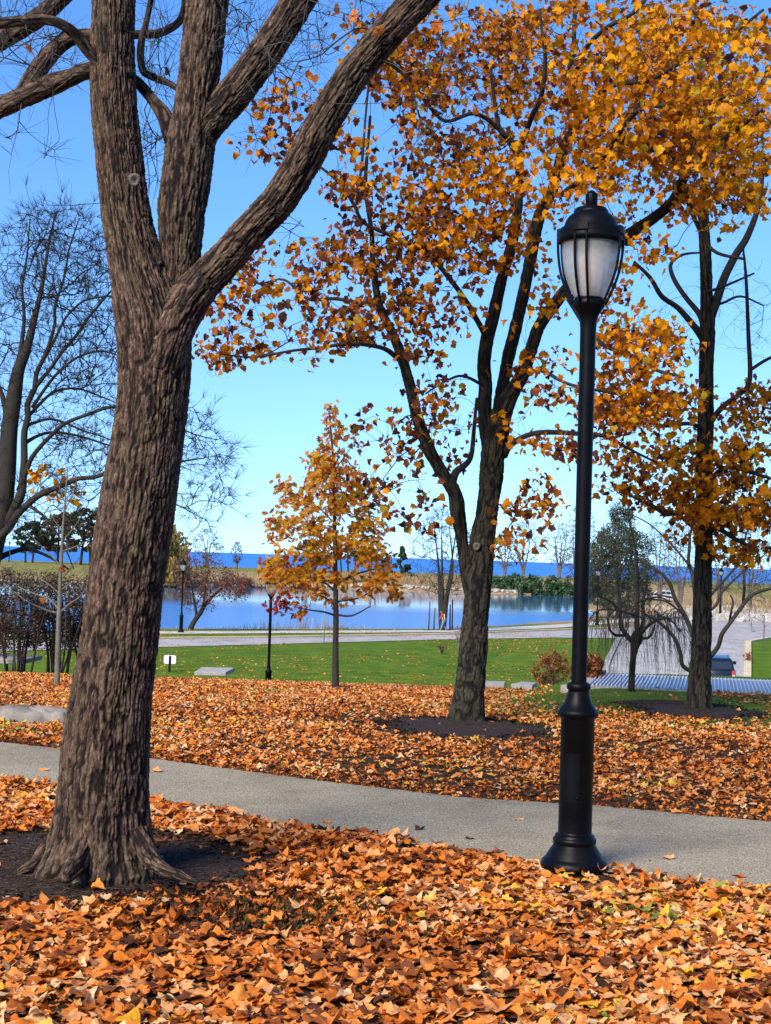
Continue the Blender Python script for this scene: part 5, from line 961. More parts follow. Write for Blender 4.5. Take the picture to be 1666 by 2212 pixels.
m_ = MB(); th = np.linspace(0, math.pi, 9); pr = [(.066 * ph * math.sin(a) + 1e-4, .075 * ph * math.cos(a)) for a in th]; lathe(m_, pr[::-1], n=20); hr = m_.build('hair', hairm, person); hr.location = tuple(ph * v for v in (-.118, 0, .915)); hr.rotation_euler = (0, R(-15), 0)
for yo, xo in ((-.118, -.10), (-.12, .01)):
    m_ = MB(); tube(m_, [[ph * (xo + .02), ph * (yo + .02), ph * .80, .014 * ph], [ph * (xo + .01), ph * yo * 1.02, ph * .70, .017 * ph], [ph * (xo + .035), ph * yo * .93, ph * .58, .017 * ph], [ph * (xo + .05), ph * yo * .80, ph * .50, .013 * ph]], 8, .05); m_.build('stripe', cream, jk)
for k_s in ('toL', 'toR'):
    x_, y_, z_ = J[k_s]; m_ = MB(); box(m_, [ph * (x_ + .035), ph * y_, ph * .022], .15 * ph, .058 * ph, .05 * ph); bevel_obj(m_.build('shoe', cream if k_s == 'toL' else MAT['wood_dark'], person, False), .015 * ph)

# ================================================================== far trees, shrubs and bushes
def foliage(mb, C, rad, n, size, rng, tint0, tv=.15, kind='small', down=.3, squash=1.0):
    """n leaves in a clump of radius rad round each centre"""
    C = np.asarray(C); i = np.repeat(np.arange(len(C)), n); d = rdir(rng, len(i)) * (rng.uniform(0, 1, len(i)) ** .45)[:, None] * np.asarray(rad).reshape(-1, 1)[i if np.ndim(rad) else 0]; d[:, 2] *= squash
    P = C[i] + d; Y, Nn = hang(rng, len(P), down); tn = np.asarray(tint0).reshape(-1)[i if np.ndim(tint0) else 0] + rng.normal(0, tv, len(P)); leaves(mb, P, rng.uniform(.6, 1.3, len(P)) * size, rng, Y, Nn, tn, kind, .2, .5); return P
def bare_tree_at(name, label, base_px, top_py, w_px, d, trunk_px, rng, ntw=160, mat='twig_far', cat='tree', group=None, lean=0, stems=1, crown0=.28, parts=None, tw=3, shape=1.0, zc=None, hit=False, rt=None):
    b = ground_hit(*base_px, 40) if hit else at(base_px[0], base_px[1], d); b = np.array([b[0], b[1], h1(b[0], b[1])]); d = b[1] / S; kk = d * S / F
    H = at(base_px[0], top_py, d)[2] - b[2]; Wd_ = w_px * .5 * kk; o_ = thing(name, label, cat, b, group); r0 = trunk_px * .5 * kk
    sk = Skel(); tm = MB()
    for s_ in range(stems):
        off = (s_ - (stems - 1) / 2) * Wd_ * .5 / max(1, stems - 1) if stems > 1 else 0
        P = np.array([[b[0] + off * .04, b[1], b[2] - .1, r0], [b[0] + off * .3 + lean * H * .1, b[1], b[2] + H * .2, r0 * .8], [b[0] + off * .8 + lean * H * .35 + rng.normal(0, .02 * H), b[1] + rng.normal(0, .02 * H), b[2] + H * .5, r0 * .42], [b[0] + off * 1.3 + lean * H * .6, b[1], b[2] + H * .86, r0 * .12]])
        tube(tm, P, 8, H * .06); sk.limb(P[1:] if stems == 1 else P)
    n = ntw; u = rng.uniform(0, 1, n); zz_ = b[2] + H * (crown0 + (1 - crown0) * u); prof = np.sin(np.pi * np.clip(.12 + .83 * u, 0, 1)) ** .7 * shape + (1 - shape) * (1 - u * .7)
    a = rng.uniform(0, 6.283, n); r = np.sqrt(rng.uniform(.05, 1, n)) * Wd_ * prof; T = np.stack([b[0] + lean * H * .6 * (zz_ - b[2]) / H + r * np.cos(a), b[1] + r * np.sin(a), zz_], 1)
    rt = rt or .42 * kk; s0, s1, r0_, r1_, Q, Dq, _ = grow(sk, T, rng, rt, back=1.2, wig=.2, nseg=2, rmax=r0 * .55, expo=2.7)
    tm.build('trunk', MAT['bark_dark' if mat != 'twig_far' else 'twig_far'], o_)
    mb = MB(); segs(mb, s0, s1, r0_, r1_, 3)
    if tw: twiglets(mb, Q, Dq, rng, tw, H * .07, rt * .9)
    mb.build('twigs', MAT[mat], o_); return o_, T, b, kk, H
rng = np.random.default_rng(101)
# leaning rusty tree by the lamp
b = ground_hit(408, 1360, 40); d = b[1] / S; kk = d * S / F; rt_ = thing('leaning_tree', 'leaning pond side tree with a flat rusty crown beside the far lamp post', 'tree', b)
sk = Skel(); m_ = MB()
for L in ([(410, 1364, 13), (418, 1345, 11), (432, 1325, 10), (448, 1300, 8, .3), (475, 1275, 5, .4), (505, 1250, 3, .5)], [(414, 1350, 8), (424, 1330, 6), (420, 1300, 6), (415, 1270, 4), (410, 1235, 2)], [(432, 1325, 6), (440, 1300, 5), (445, 1265, 4), (450, 1230, 2)]): P = px_limb(L, d); tube(m_, P, 8, .15); sk.limb(P)
m_.build('trunk', MAT['bark_dark'], rt_)
T = blob_pts(rng, [(415, 1250, 40, 50, 70, 0, .8), (460, 1250, 50, 45, 80, 0, .8), (500, 1265, 36, 28, 50, .2, .6), (430, 1300, 40, 22, 24, 0, .6)], d); s0, s1, r0, r1, Q, Dq, _ = grow(sk, T, rng, .012, wig=.2, rmax=.05)
m_ = MB(); segs(m_, s0, s1, r0, r1); twiglets(m_, Q, Dq, rng, 5, .7, .010); m_.build('twigs', MAT['twig_far'], rt_)
m_ = MB(); foliage(m_, T, .5, 9, .17, rng, np.clip(.25 + .5 * sm(6, 11, (T[:, 0] + 42)), .2, .8) if False else .45, .25); Cr = blob_pts(rng, [(520, 1270, 14, 16, 14, .2, .3)], d); foliage(m_, Cr, .4, 10, .17, rng, .95, .06); m_.build('foliage', MAT['rust'], rt_)
# bare tree with guard stakes, by the person
tb_, T, b, kk, H = bare_tree_at('bare_tree', 'bare many branched tree by the pond, directly behind the person in red', (956, 1362), 1100, 150, 88, 13, rng, 420, mat='twig', hit=True, crown0=.3, tw=5, stems=4)
for i, (x, yt, yb2) in enumerate(((926, 1300, 1361.5), (937, 1313, 1361.5), (972, 1306, 1361.5), (977, 1296, 1361.5))):
    c0 = ground_hit(x, yb2, 40); c1 = at(x + (3 if i < 2 else 1), yt, c0[1] / S); m_ = MB(); tube(m_, [[*(c0 - [0, 0, .1]), .06], [*((c0 + c1) / 2), .055], [*c1, .05]], 8, 0); o_ = m_.build('stake', MAT['wood_dark'], None, origin=c0); tag(o_, ['dark guard stake left of the person, tallest of the left pair', 'short dark guard stake just left of the person', 'dark guard stake just right of the person', 'outer dark guard stake right of the person'][i], 'stake', 'stakes guarding the pond side tree')
# willow
b = at(360, 1262, 178); b = np.array([b[0], b[1], h1(b[0], b[1])]); d = 178; kk = d * S / F; wl = thing('willow_tree', 'yellow drooping willow on the far bank just right of the big forked trunk', 'tree', b)
m_ = MB(); P = np.array([[b[0] - 1, b[1], b[2] - .2, .6], [b[0] - .5, b[1], b[2] + 3, .5], [b[0], b[1], b[2] + 7, .2]]); tube(m_, P, 8, .5); m_.build('trunk', MAT['bark_dark'], wl)
m_ = MB(); T = blob_pts(rng, [(352, 1150, 34, 30, 60, 0, 3), (372, 1175, 34, 36, 60, 0, 3), (385, 1215, 22, 34, 36, 0, 2), (330, 1190, 40, 60, 60, 0, 3)], d); i = np.repeat(np.arange(len(T)), 60); P = T[i] + np.stack([rng.normal(0, .35, len(i)), rng.normal(0, .5, len(i)), -rng.uniform(0, 1, len(i)) ** .8 * 3.4], 1); P[:, 2] = np.maximum(P[:, 2], b[2] + .3); Y, Nn = hang(rng, len(P), 3); leaves(m_, P, rng.uniform(.3, .7, len(P)), rng, Y, Nn, rng.normal(.55, .22, len(P)), 'small', .2, .5); m_.build('foliage', MAT['willow'], wl)
# far bank trees: (label, kind, x, base y, top y, width, depth)
def leafy_far(name, label, x, yb_, yt, wpx, d, mat, rng, tint, ncl, flat=.6, size=.5, trunks=1, group=None, crown0=.35, open_=.5, n=34):
    b = at(x, yb_, d); b = np.array([b[0], b[1], h1(b[0], b[1])]); kk = d * S / F; H = at(x, yt, d)[2] - b[2]; Wd_ = wpx * .5 * kk; o_ = thing(name, label, 'tree', b, group); sk = Skel(); tm = MB()
    for s_ in range(trunks):
        ox = (s_ - (trunks - 1) / 2) * Wd_ * .35; P = np.array([[b[0] + ox, b[1], b[2] - .3, .026 * H], [b[0] + ox * 1.1 + rng.normal(0, .15), b[1], b[2] + H * .5, .018 * H], [b[0] + ox * 1.2, b[1], b[2] + H * .92, .005 * H]]); tube(tm, P, 8, H * .1); sk.limb(P)
    u = rng.uniform(0, 1, ncl); z_ = b[2] + H * (crown0 + (.96 - crown0) * u); a = rng.uniform(0, 6.283, ncl); pr_ = (1 - u) ** flat if flat > .8 else np.sin(np.pi * (.1 + .85 * u)) ** .6; r = np.sqrt(rng.uniform(.05, 1, ncl)) * Wd_ * pr_; T = np.stack([b[0] + r * np.cos(a), b[1] + r * np.sin(a), z_], 1)
    s0, s1, r0, r1, Q, Dq, _ = grow(sk, T, rng, .02, nseg=2, rmax=.1); segs(tm, s0, s1, r0, r1); tm.build('trunk', MAT['bark_dark'], o_)
    m_ = MB(); foliage(m_, T, np.maximum(Wd_ * .16, H * .05) * rng.uniform(.7, 1.3, ncl), n, size, rng, tint + rng.normal(0, .18, ncl), .12, 'small', .2, .7); m_.build('foliage', MAT[mat], o_); return o_
FG = 'trees along the far bank of the pond'
leafy_far('pine_tree', 'dark flat topped pine on the far bank behind the bare sapling, leftmost of three', 62, 1226, 1125, 84, 214, 'conifer', rng, .4, 60, .5, .6, 2, FG, .28)
leafy_far('pine_tree', 'brown tinged pine on the far bank behind the bare sapling, middle of three', 124, 1228, 1105, 110, 216, 'pine_brown', rng, .6, 90, .5, .6, 1, FG, .25)
leafy_far('pine_tree', 'dark broad pine on the far bank beside the big forked trunk, rightmost of three', 184, 1230, 1098, 120, 212, 'pine_brown', rng, .35, 100, .5, .6, 2, FG, .25)
leafy_far('round_tree', 'round dull brown tree on the far bank behind the young oak left wing', 664, 1243, 1162, 56, 212, 'dull_leaf', rng, .5, 34, .5, .5, 1, FG, .1)
leafy_far('pine_tree', 'dark pine on the far bank directly behind the young oak trunk', 752, 1245, 1158, 80, 214, 'conifer', rng, .4, 30, .5, .5, 3, FG, .4)
leafy_far('pine_tree', 'dark pine with bare lower trunk on the far bank right of the young oak', 806, 1247, 1166, 60, 215, 'conifer', rng, .35, 24, .5, .5, 2, FG, .4)
leafy_far('conifer_tree', 'dense dark conifer on the far bank between the young oak and the centre maple', 868, 1250, 1176, 52, 210, 'conifer', rng, .3, 40, .9, .45, 1, FG, .06)
for x, yt, wp, lb, st in ((446, 1142, 76, 'grey bare tree on the far bank behind the rusty leaning tree', 2), (510, 1172, 26, 'small lone bare tree on the far bank left of the young oak', 1), (1006, 1150, 60, 'bare tree on the far bank hidden behind the centre maple trunk', 2), (1090, 1150, 70, 'bare tree on the far bank just right of the centre maple trunk', 2), (1130, 1128, 84, 'bare forked tree on the far bank between the centre maple and the juniper shrubs', 2), (1208, 1130, 90, 'bare clumped tree on the far bank left of the main lamp pole', 4)):
    bare_tree_at('bare_tree', lb, (x, 1250), yt, wp, 214, 5, rng, 200, group='bare trees along the far bank', stems=st + 1, tw=5, crown0=.25)
for i, (x, yb_, yt, wp, d, lb) in enumerate(((1250, 1262, 1100, 90, 176, 'bare tree behind the main lamp pole'), (1425, 1300, 1130, 90, 150, 'hazy bare tree right of the dark conifer, nearest to it'), (1470, 1304, 1120, 110, 146, 'hazy bare tree between the dark conifer and the slim maple trunk'), (1555, 1300, 1150, 100, 150, 'hazy bare tree beyond the road just right of the slim maple trunk'), (1620, 1300, 1140, 110, 146, 'hazy bare tree beyond the road near the right edge'), (1700, 1300, 1130, 120, 148, 'hazy bare tree beyond the road cut by the right edge'))):
    bare_tree_at('bare_tree', lb, (x, yb_), yt, wp, d, 6, rng, 240, group='bare trees beyond the road', stems=3, tw=5, crown0=.25)
# big dark conifer by the pond, right of the lamp
b = ground_hit(1338, 1336, 60); d = b[1] / S; kk = d * S / F; cf = thing('conifer_tree', 'large dark ragged conifer by the pond just right of the main lamp pole', 'tree', b); sk = Skel(); m_ = MB()
for L in ([(1338, 1345, 12), (1338, 1300, 10), (1337, 1200, 6), (1333, 1100, 2)], [(1350, 1345, 9), (1356, 1280, 7), (1366, 1180, 4), (1360, 1110, 2)], [(1320, 1345, 8), (1310, 1280, 6), (1300, 1200, 4), (1305, 1130, 2)]): P = px_limb(L, d); tube(m_, P, 8, .4); sk.limb(P)
T = blob_pts(rng, [(1334, 1112, 13, 26, 34, 0, .5), (1358, 1115, 10, 20, 20, 0, .5), (1336, 1165, 42, 34, 90, 0, 1.6), (1306, 1190, 34, 40, 70, 0, 1.6), (1370, 1190, 40, 40, 80, 0, 1.6), (1330, 1240, 62, 40, 120, 0, 2), (1385, 1250, 34, 40, 50, 0, 1.6), (1300, 1275, 40, 34, 60, 0, 1.6), (1350, 1290, 60, 30, 70, 0, 1.8), (1292, 1230, 24, 50, 40, 0, 1.5)], d)
s0, s1, r0, r1, Q, Dq, _ = grow(sk, T, rng, .02, nseg=2, rmax=.08); segs(m_, s0, s1, r0, r1); twiglets(m_, Q, Dq, rng, 3, .8, .016); m_.build('trunk', MAT['twig'], cf)
m_ = MB(); tn = .45 + (fbm(T * .35, 5, 2) - .5) * 1.5; cfk = fbm(T * .45, 15, 2) > .44; foliage(m_, T[cfk], .55, 40, .20, rng, tn[cfk], .14, 'small', .5, .9); m_.build('foliage', MAT['conifer'], cf); m_ = MB(); foliage(m_, T[~cfk], .6, 12, .18, rng, .5, .2, 'small', .5, .9); m_.build('dry_foliage', MAT['pine_brown'], cf)
leafy_far('shrub', 'dark green evergreen shrub at the pond end left of the ragged conifer', 1285, 1275, 1212, 60, 150, 'juniper', rng, .35, 24, .5, .35, 1, None, .05)
# junipers on the far bank
for i, (x, yb_, yt, wp, d) in enumerate(((1078, 1262, 1242, 40, 198), (1110, 1268, 1238, 50, 196), (1146, 1274, 1236, 56, 194), (1184, 1278, 1238, 54, 193), (1216, 1280, 1240, 50, 193), (1250, 1282, 1242, 50, 192))):
    b = at(x, yb_, d); b = np.array([b[0], b[1], h1(b[0], b[1])]); kk = d * S / F; H = at(x, yt, d)[2] - b[2]; o_ = thing('juniper_shrub', ['low green juniper shrub nearest the centre maple trunk on the far bank', 'green juniper shrub on the far bank, second from the centre maple trunk', 'green juniper shrub on the far bank, third from the centre maple trunk', 'green juniper shrub on the far bank, second from the main lamp pole', 'green juniper shrub on the far bank just left of the main lamp pole', 'green juniper shrub on the far bank behind the main lamp pole'][i], 'shrub', b, 'junipers on the far bank')
    n = 46; a = rng.uniform(0, 6.283, n); r = np.sqrt(rng.uniform(0, 1, n)) * wp * .5 * kk; T = np.stack([b[0] + r * np.cos(a), b[1] + r * np.sin(a) * .7, b[2] + H * rng.uniform(.05, .95, n) * (1 - .5 * (r / (wp * .5 * kk)) ** 2)], 1)
    m_ = MB(); P0_ = np.repeat(b[None], n, 0) + np.array([0, 0, .1]); segs(m_, P0_, T, np.full(n, .05), np.full(n, .02)); m_.build('stems', MAT['bark_dark'], o_)
    m_ = MB(); foliage(m_, T, .75, 40, .42, rng, .5 + rng.normal(0, .25, n), .15, 'small', -.4, .8); m_.build('foliage', MAT['juniper'], o_)
# left shrubs, between the slab and the road
SG = 'dull brown shrubs at the left'
for i, (x, w_, yt, lb) in enumerate(((-40, 110, 1235, 'tall dull brown shrub cut by the left edge'), (35, 100, 1225, 'tall dull brown shrub above the concrete slab at the left'), (120, 100, 1232, 'tall dull brown shrub directly behind the bare sapling'), (190, 80, 1270, 'dark dull shrub half hidden by the big forked trunk'))):
    dd = 30.5 + rng.normal(0, .3); c = at(x, 1440, dd); b = np.array([c[0], c[1], h1(c[0], c[1])]); kk = dd * S / F; o_ = thing('leafy_shrub', lb, 'shrub', b, SG); sk = Skel(); m_ = MB()
    for s_ in range(14):
        xx = x + rng.normal(0, 15); P = px_limb([(xx, 1455, 5), (xx + (xx - x) * .4 + rng.normal(0, 4), 1395, 4), (x + (xx - x) * 2.2 + rng.normal(0, 8), 1320, 3), (x + (xx - x) * 2.9 + rng.normal(0, 8), yt + rng.uniform(10, 60), 1.2)], dd + rng.normal(0, .25)); tube(m_, P, 6, .15); sk.limb(P)
    T = blob_pts(rng, [(x, 1310, w_ * .55, 60, 70, 0, .4), (x, 1365, w_ * .55, 44, 70, 0, .4), (x, yt + 25, w_ * .4, 25, 20, 0, .3)], dd); s0, s1, r0, r1, Q, Dq, _ = grow(sk, T, rng, .003, rmax=.014); segs(m_, s0, s1, r0, r1); twiglets(m_, Q, Dq, rng, 4, .3, .0026); m_.build('stems', MAT['bark_dark'], o_)
    m_ = MB(); foliage(m_, T, .20, 40, .062, rng, .5 + (T[:, 2] - T[:, 2].mean()) * .22, .2, 'small', .3); m_.build('foliage', MAT['dull_leaf'], o_)
# rusty brush along the far bank
for i, (x, wp) in enumerate(((528, 36), (566, 40), (606, 40), (646, 36), (690, 34))):
    b = at(x, 1262, 186); b = np.array([b[0], b[1], h1(b[0], b[1])]); kk = 186 * S / F; n = 40; o_ = thing('brush_shrub', ['rusty brush shrub on the far bank beside the leaning tree crown', 'rusty brush shrub on the far bank left of the middle lamp post', 'rusty brush shrub on the far bank behind the middle lamp post', 'rusty brush shrub on the far bank right of the middle lamp post', 'rusty brush shrub on the far bank nearest the young oak trunk'][i], 'shrub', b, 'rusty brush on the far bank')
    a = rng.uniform(0, 6.283, n); r = np.sqrt(rng.uniform(0, 1, n)) * wp * .5 * kk; T = np.stack([b[0] + r * np.cos(a), b[1] + r * np.sin(a) * .7, b[2] + rng.uniform(.1, 1, n) * 20 * kk * (1 - .5 * (r / (wp * .5 * kk)) ** 2)], 1)
    m_ = MB(); segs(m_, np.repeat(b[None], n, 0), T, np.full(n, .04), np.full(n, .02)); twiglets(m_, T, (T - b) / 3, rng, 4, .9, .016); m_.build('stems', MAT['twig_far'], o_); m_ = MB(); foliage(m_, T, .5, 16, .26, rng, .45, .25); m_.build('foliage', MAT['rust'], o_)
# brown bush right of the maple
for x0_, x1_, yb_, yt, lb in ((1150, 1228, 1481, 1398, 'rounded rusty brown dry bush left of the main lamp pole'), (1240, 1298, 1474, 1412, 'rusty brown dry bush just right of the main lamp pole')):
    xm = (x0_ + x1_) / 2; b = ground_hit(xm, yb_ - 4); d = b[1] / S + .15; kk = d * S / F; o_ = thing('dry_bush', lb, 'bush', b, 'rusty dry bushes'); wd_ = (x1_ - x0_) / 2
    T = blob_pts(rng, [(xm, (yb_ + yt) / 2 + 8, wd_, (yb_ - yt) * .44, 110, 0, .28), (xm + wd_ * .3, yt + 22, wd_ * .6, 20, 30, 0, .2)], d); T[:, 2] = np.maximum(T[:, 2], b[2] + .03); n = len(T); m_ = MB(); B0 = b + np.stack([rng.normal(0, .12, n), rng.normal(0, .1, n), np.full(n, -.03)], 1); mid = (B0 + T) / 2 + np.stack([(T[:, 0] - b[0]) * -.12, rng.normal(0, .05, n), rng.uniform(.02, .12, n)], 1); segs(m_, B0, mid, np.full(n, .006), np.full(n, .004)); segs(m_, mid, T, np.full(n, .004), np.full(n, .0025)); m_.build('stems', MAT['twig'], o_)
    m_ = MB(); foliage(m_, T, .11, 26, .085, rng, .5 + (fbm(T * 3, 8, 2) - .5), .2, 'small', .4); m_.build('foliage', MAT['shrub_leaf'], o_)
# little dead plant and bare seedling on the lawn
for x, yb_, h_, lb in ((955, 1412, 22, 'tiny dark dead plant alone on the lawn'), (990, 1396, 44, 'thin pale bare seedling against the left side of the centre maple trunk')):
    b = ground_hit(x, yb_, 40); kk = b[1] / F; o_ = thing('seedling', lb, 'plant', b); m_ = MB(); n = 16; T = b + np.stack([rng.normal(0, 7 * kk, n), rng.normal(0, 5 * kk, n), rng.uniform(.4, 1, n) * h_ * kk], 1); B0 = np.repeat(b[None], n, 0); mid = (B0 + T) / 2 + np.array([0, 0, .05]); segs(m_, B0, mid, np.full(n, .02), np.full(n, .016)); segs(m_, mid, T, np.full(n, .016), np.full(n, .008)); m_.build('stems', MAT['twig' if h_ < 30 else 'bark_pale'], o_)
    m_ = MB(); foliage(m_, T[:6], .18, 6, .12, rng, .3, .2); m_.build('foliage', MAT['shrub_leaf'], o_)
b = ground_hit(1616, 1432, 40); o_ = thing('red_weed', 'small red weed in the gutter beside the yellowish kerb', 'plant', b); kk = b[1] / F; T = b + np.stack([rng.normal(0, 5 * kk, 20), rng.normal(0, .25, 20), rng.uniform(0, 22, 20) * kk], 1); m_ = MB(); segs(m_, np.repeat(b[None], 20, 0), T, np.full(20, .015), np.full(20, .008)); m_.build('stems', MAT['twig'], o_); m_ = MB(); foliage(m_, T, .14, 8, .13, rng, .8, .15); m_.build('foliage', MAT['rust'], o_)

# ================================================================== GROUND COVER
rng = np.random.default_rng(201)
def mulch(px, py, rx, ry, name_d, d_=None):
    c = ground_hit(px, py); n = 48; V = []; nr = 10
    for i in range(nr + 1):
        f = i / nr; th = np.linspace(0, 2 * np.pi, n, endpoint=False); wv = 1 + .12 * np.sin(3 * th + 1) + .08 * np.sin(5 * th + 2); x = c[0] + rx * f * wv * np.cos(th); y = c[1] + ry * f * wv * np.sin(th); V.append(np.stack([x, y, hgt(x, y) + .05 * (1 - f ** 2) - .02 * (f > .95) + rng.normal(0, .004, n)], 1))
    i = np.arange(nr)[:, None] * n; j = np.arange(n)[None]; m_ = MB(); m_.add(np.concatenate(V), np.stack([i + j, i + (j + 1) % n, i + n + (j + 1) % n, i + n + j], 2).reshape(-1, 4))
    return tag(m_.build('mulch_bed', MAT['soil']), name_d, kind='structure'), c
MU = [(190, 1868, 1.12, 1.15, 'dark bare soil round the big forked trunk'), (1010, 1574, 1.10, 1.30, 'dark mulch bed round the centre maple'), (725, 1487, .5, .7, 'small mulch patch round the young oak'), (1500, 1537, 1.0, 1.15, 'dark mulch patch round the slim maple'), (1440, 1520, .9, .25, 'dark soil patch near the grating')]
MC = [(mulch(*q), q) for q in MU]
def mdist(x, y):
    d = np.full(np.shape(x), 9.0)
    for (o_, c), q in MC: d = np.minimum(d, np.hypot((x - c[0]) / q[2], (y - c[1]) / q[3]))
    return d
# fallen leaves
def scatter(n, y0, y1, mx):
    """points spread evenly over the wedge of lawn in front of the camera"""
    y = np.sqrt(rng.uniform(y0 ** 2, y1 ** 2, n)); x = rng.uniform(-1, 1, n) * (.275 * y + mx); return x * S, y * S
def litter(n, y0, y1, mx, smin, smax, tilt, lift, dens, kind='maple', curl=.35, low=.12):
    x, y = scatter(n, y0, y1, mx); k = rng.uniform(0, 1, n) < dens(x / S, y / S, x, y); x, y = x[k], y[k]; n = len(x)
    pile = n2(x, y, 1.4, 15, 2); z = hgt(x, y) + .012 + rng.uniform(0, 1, n) ** 1.5 * lift * (.4 + 1.2 * pile)
    a = rng.uniform(0, 6.283, n); tl_ = tilt * np.where(rng.uniform(0, 1, n) < .14, 2.2, 1); Nn = np.stack([rng.normal(0, 1, n) * tl_, rng.normal(0, 1, n) * tl_, np.ones(n)], 1); Y = np.stack([np.cos(a), np.sin(a), rng.normal(0, tilt * .6, n)], 1)
    u = rng.uniform(0, 1, n); cl = n2(x, y, 1.1, 33, 3); tint = np.clip(u * .68 + low + (cl - .5) * .62, 0, 1); tint = np.where(rng.uniform(0, 1, n) < .10, rng.uniform(0, .2, n), tint)
    m_ = MB(); P = np.stack([x, y, z], 1); sz = smin + (smax - smin) * rng.beta(1.6, 2.2, n); kk_ = rng.uniform(0, 1, n)
    for nm_, lo_, hi_ in (('maple', 0, .38), ('maple2', .38, .74), ('torn', .74, 1.01)):
        q = (kk_ >= lo_) & (kk_ < hi_); leaves(m_, P[q], sz[q], rng, Y[q], Nn[q], tint[q], nm_, curl * rng.uniform(.7, 1.1), fold=.22, crimp=.95)
    return m_
def dn_near(ux, uy, x, y):
    eo = (rng.uniform(0, 1, len(x)) ** 3 * .22 - .03) * (n2(x, y, 1.8, 91, 2) > .42); d = (y < np.interp(x, NE[:, 0], NE[:, 1]) + eo) & ((np.hypot((x - LB[0]) / .30, (y - LB[1] + .22) / .5) > 1) | (rng.uniform(0, 1, len(x)) < .22)) & (np.hypot(x - LB[0], y - LB[1]) > .235); m_ = mdist(x, y)
    g = .35 + .65 * sm(.30, .48, n2(ux, uy, 1.3, 17, 2)); edge = sm(.98, 1.25, m_); ex = np.exp(-(((x + .72) / .85) ** 2 + ((y - 8.95) / .55) ** 2) ** 2)
    return d * np.maximum(edge, .03) * np.clip(g + .45, 0, 1) * (1 - .88 * ex)
tag(litter(30000, 4.4, 11.4, .75, .055, .15, .15, .045, dn_near, curl=.42, low=.17).build('fallen_leaves', MAT['litter']), 'thick carpet of orange and tan fallen leaves in front of the path', 'leaf litter', kind='stuff')
def dn_far(ux, uy, x, y):
    d = (y > np.interp(x, FE[:, 0], FE[:, 1]) - .02); m_ = mdist(x, y); r_ = sm(.03, .13, ux / uy) * sm(14.8, 18, uy); g = n2(ux, uy, .75, 51, 3)
    e = y - np.interp(x, FE[:, 0], FE[:, 1]); dens = (.35 + .65 * sm(.34, .5, g)) * (1 - r_ * (.74 + .24 * sm(.35, .55, n2(ux, uy, .6, 71, 2)))) * (.30 + .70 * sm(.05, .9, e))
    crest = 1 - sm(29, 31, uy + 1.2 * n2(ux, uy, .8, 9, 2)); rr2 = (ux > np.interp(uy, EY, EX) - .6) & (uy > 20.6)
    return d * np.maximum(sm(.95, 1.2, m_), .02) * dens * crest * (~rr2)
tag(litter(165000, 8.2, 31, 1.6, .045, .115, .18, .035, dn_far, curl=.42, low=.22).build('fallen_leaves', MAT['litter']), 'carpet of rust and orange fallen leaves beyond the path', 'leaf litter', kind='stuff')
def dn_lawn(ux, uy, x, y): return (poly_sd(ux, uy, pond) < -1.5) * (ux < np.interp(uy, EY, EX) - .5) * sm(.35, .62, n2(ux, uy, .16, 61, 3)) * 1.0
m_ = litter(15000, 44, 86, 3, .06, .13, .35, .05, dn_lawn)
tag(m_.build('fallen_leaves', MAT['litter']), 'scattered yellow fallen leaves on the green lawn', 'leaf litter', kind='stuff')
def dn_edge(ux, uy, x, y):
    e = y - np.interp(x, FE[:, 0], FE[:, 1]); return ((e > -.04) & (e < 1.1)) * np.exp(-np.maximum(e, 0) / .45)
tag(litter(60000, 8.4, 14.5, 1.4, .018, .055, .4, .015, dn_edge, curl=.5, low=-.12).build('leaf_crumbs', MAT['litter']), 'dark broken leaf bits along the far edge of the path', 'leaf crumbs', kind='stuff')
def dn_patch(ux, uy, x, y): return np.exp(-(((x + .66) / 1.0) ** 2 + ((y - 8.92) / .65) ** 2) ** 2) * (mdist(x, y) > .85)
tag(litter(14000, 5.8, 8.2, .3, .025, .085, .25, .02, dn_patch, curl=.5, low=-.22).build('fallen_leaves', MAT['litter']), 'dull brown leaf bits matted at the edge of the bare soil', 'leaf litter', kind='stuff')
def dn_chip(ux, uy, x, y): return (mdist(x, y) < 1.12) * (uy < 22) * .9
tag(litter(90000, 5.6, 21, .8, .018, .052, .45, .012, dn_chip, curl=.4, low=-.42).build('mulch_chips', MAT['chips']), 'dark mulch chips and leaf bits on the bare beds round the trees', 'mulch chips', kind='stuff')
# soil debris under the big tree: twigs and crumbs
(o_, c), q = MC[0]; n = 2600; a = rng.uniform(0, 6.283, n); r = np.sqrt(rng.uniform(.1, 1.15, n)); x = c[0] + q[2] * r * np.cos(a); y = c[1] + q[3] * r * np.sin(a); z = hgt(x, y) + .05 * (1 - r ** 2) + .006; b = rng.uniform(0, 6.283, n); ln = rng.uniform(0, 1, n) ** 3 * .16 + .015
m_ = MB(); A = np.stack([x, y, z], 1); E = A + np.stack([np.cos(b) * ln, np.sin(b) * ln, rng.normal(.004, .008, n)], 1); segs(m_, A, E, rng.uniform(.0016, .0042, n), rng.uniform(.0012, .003, n), 4); tag(m_.build('twig_debris', MAT['bark']), 'small broken twigs and bark crumbs on the bare soil', 'twig debris', kind='stuff')
def stick(P, label, d):
    P = px_limb(P, d); m_ = MB(); tube(m_, P, 8, .02, (.02, .002)); return tag(m_.build('stick', MAT['bark_pale'], None, origin=P[0, :3]), label, 'stick')
stick([(314, 1878, 5), (324, 1856, 5.5), (336, 1833, 4)], 'short pale stick leaning on the root of the big forked trunk', 7.35)
g0 = gp(158, 1908, .03); g1 = gp(248, 1895, .03); m_ = MB(); tube(m_, [[*g0, .006], [*((g0 + g1) / 2 + [0, .02, .01]), .008], [*g1, .005]], 8, .03); tag(m_.build('stick', MAT['bark_pale'], None, origin=g0), 'pale straight stick lying on the bare soil before the big forked trunk', 'stick')
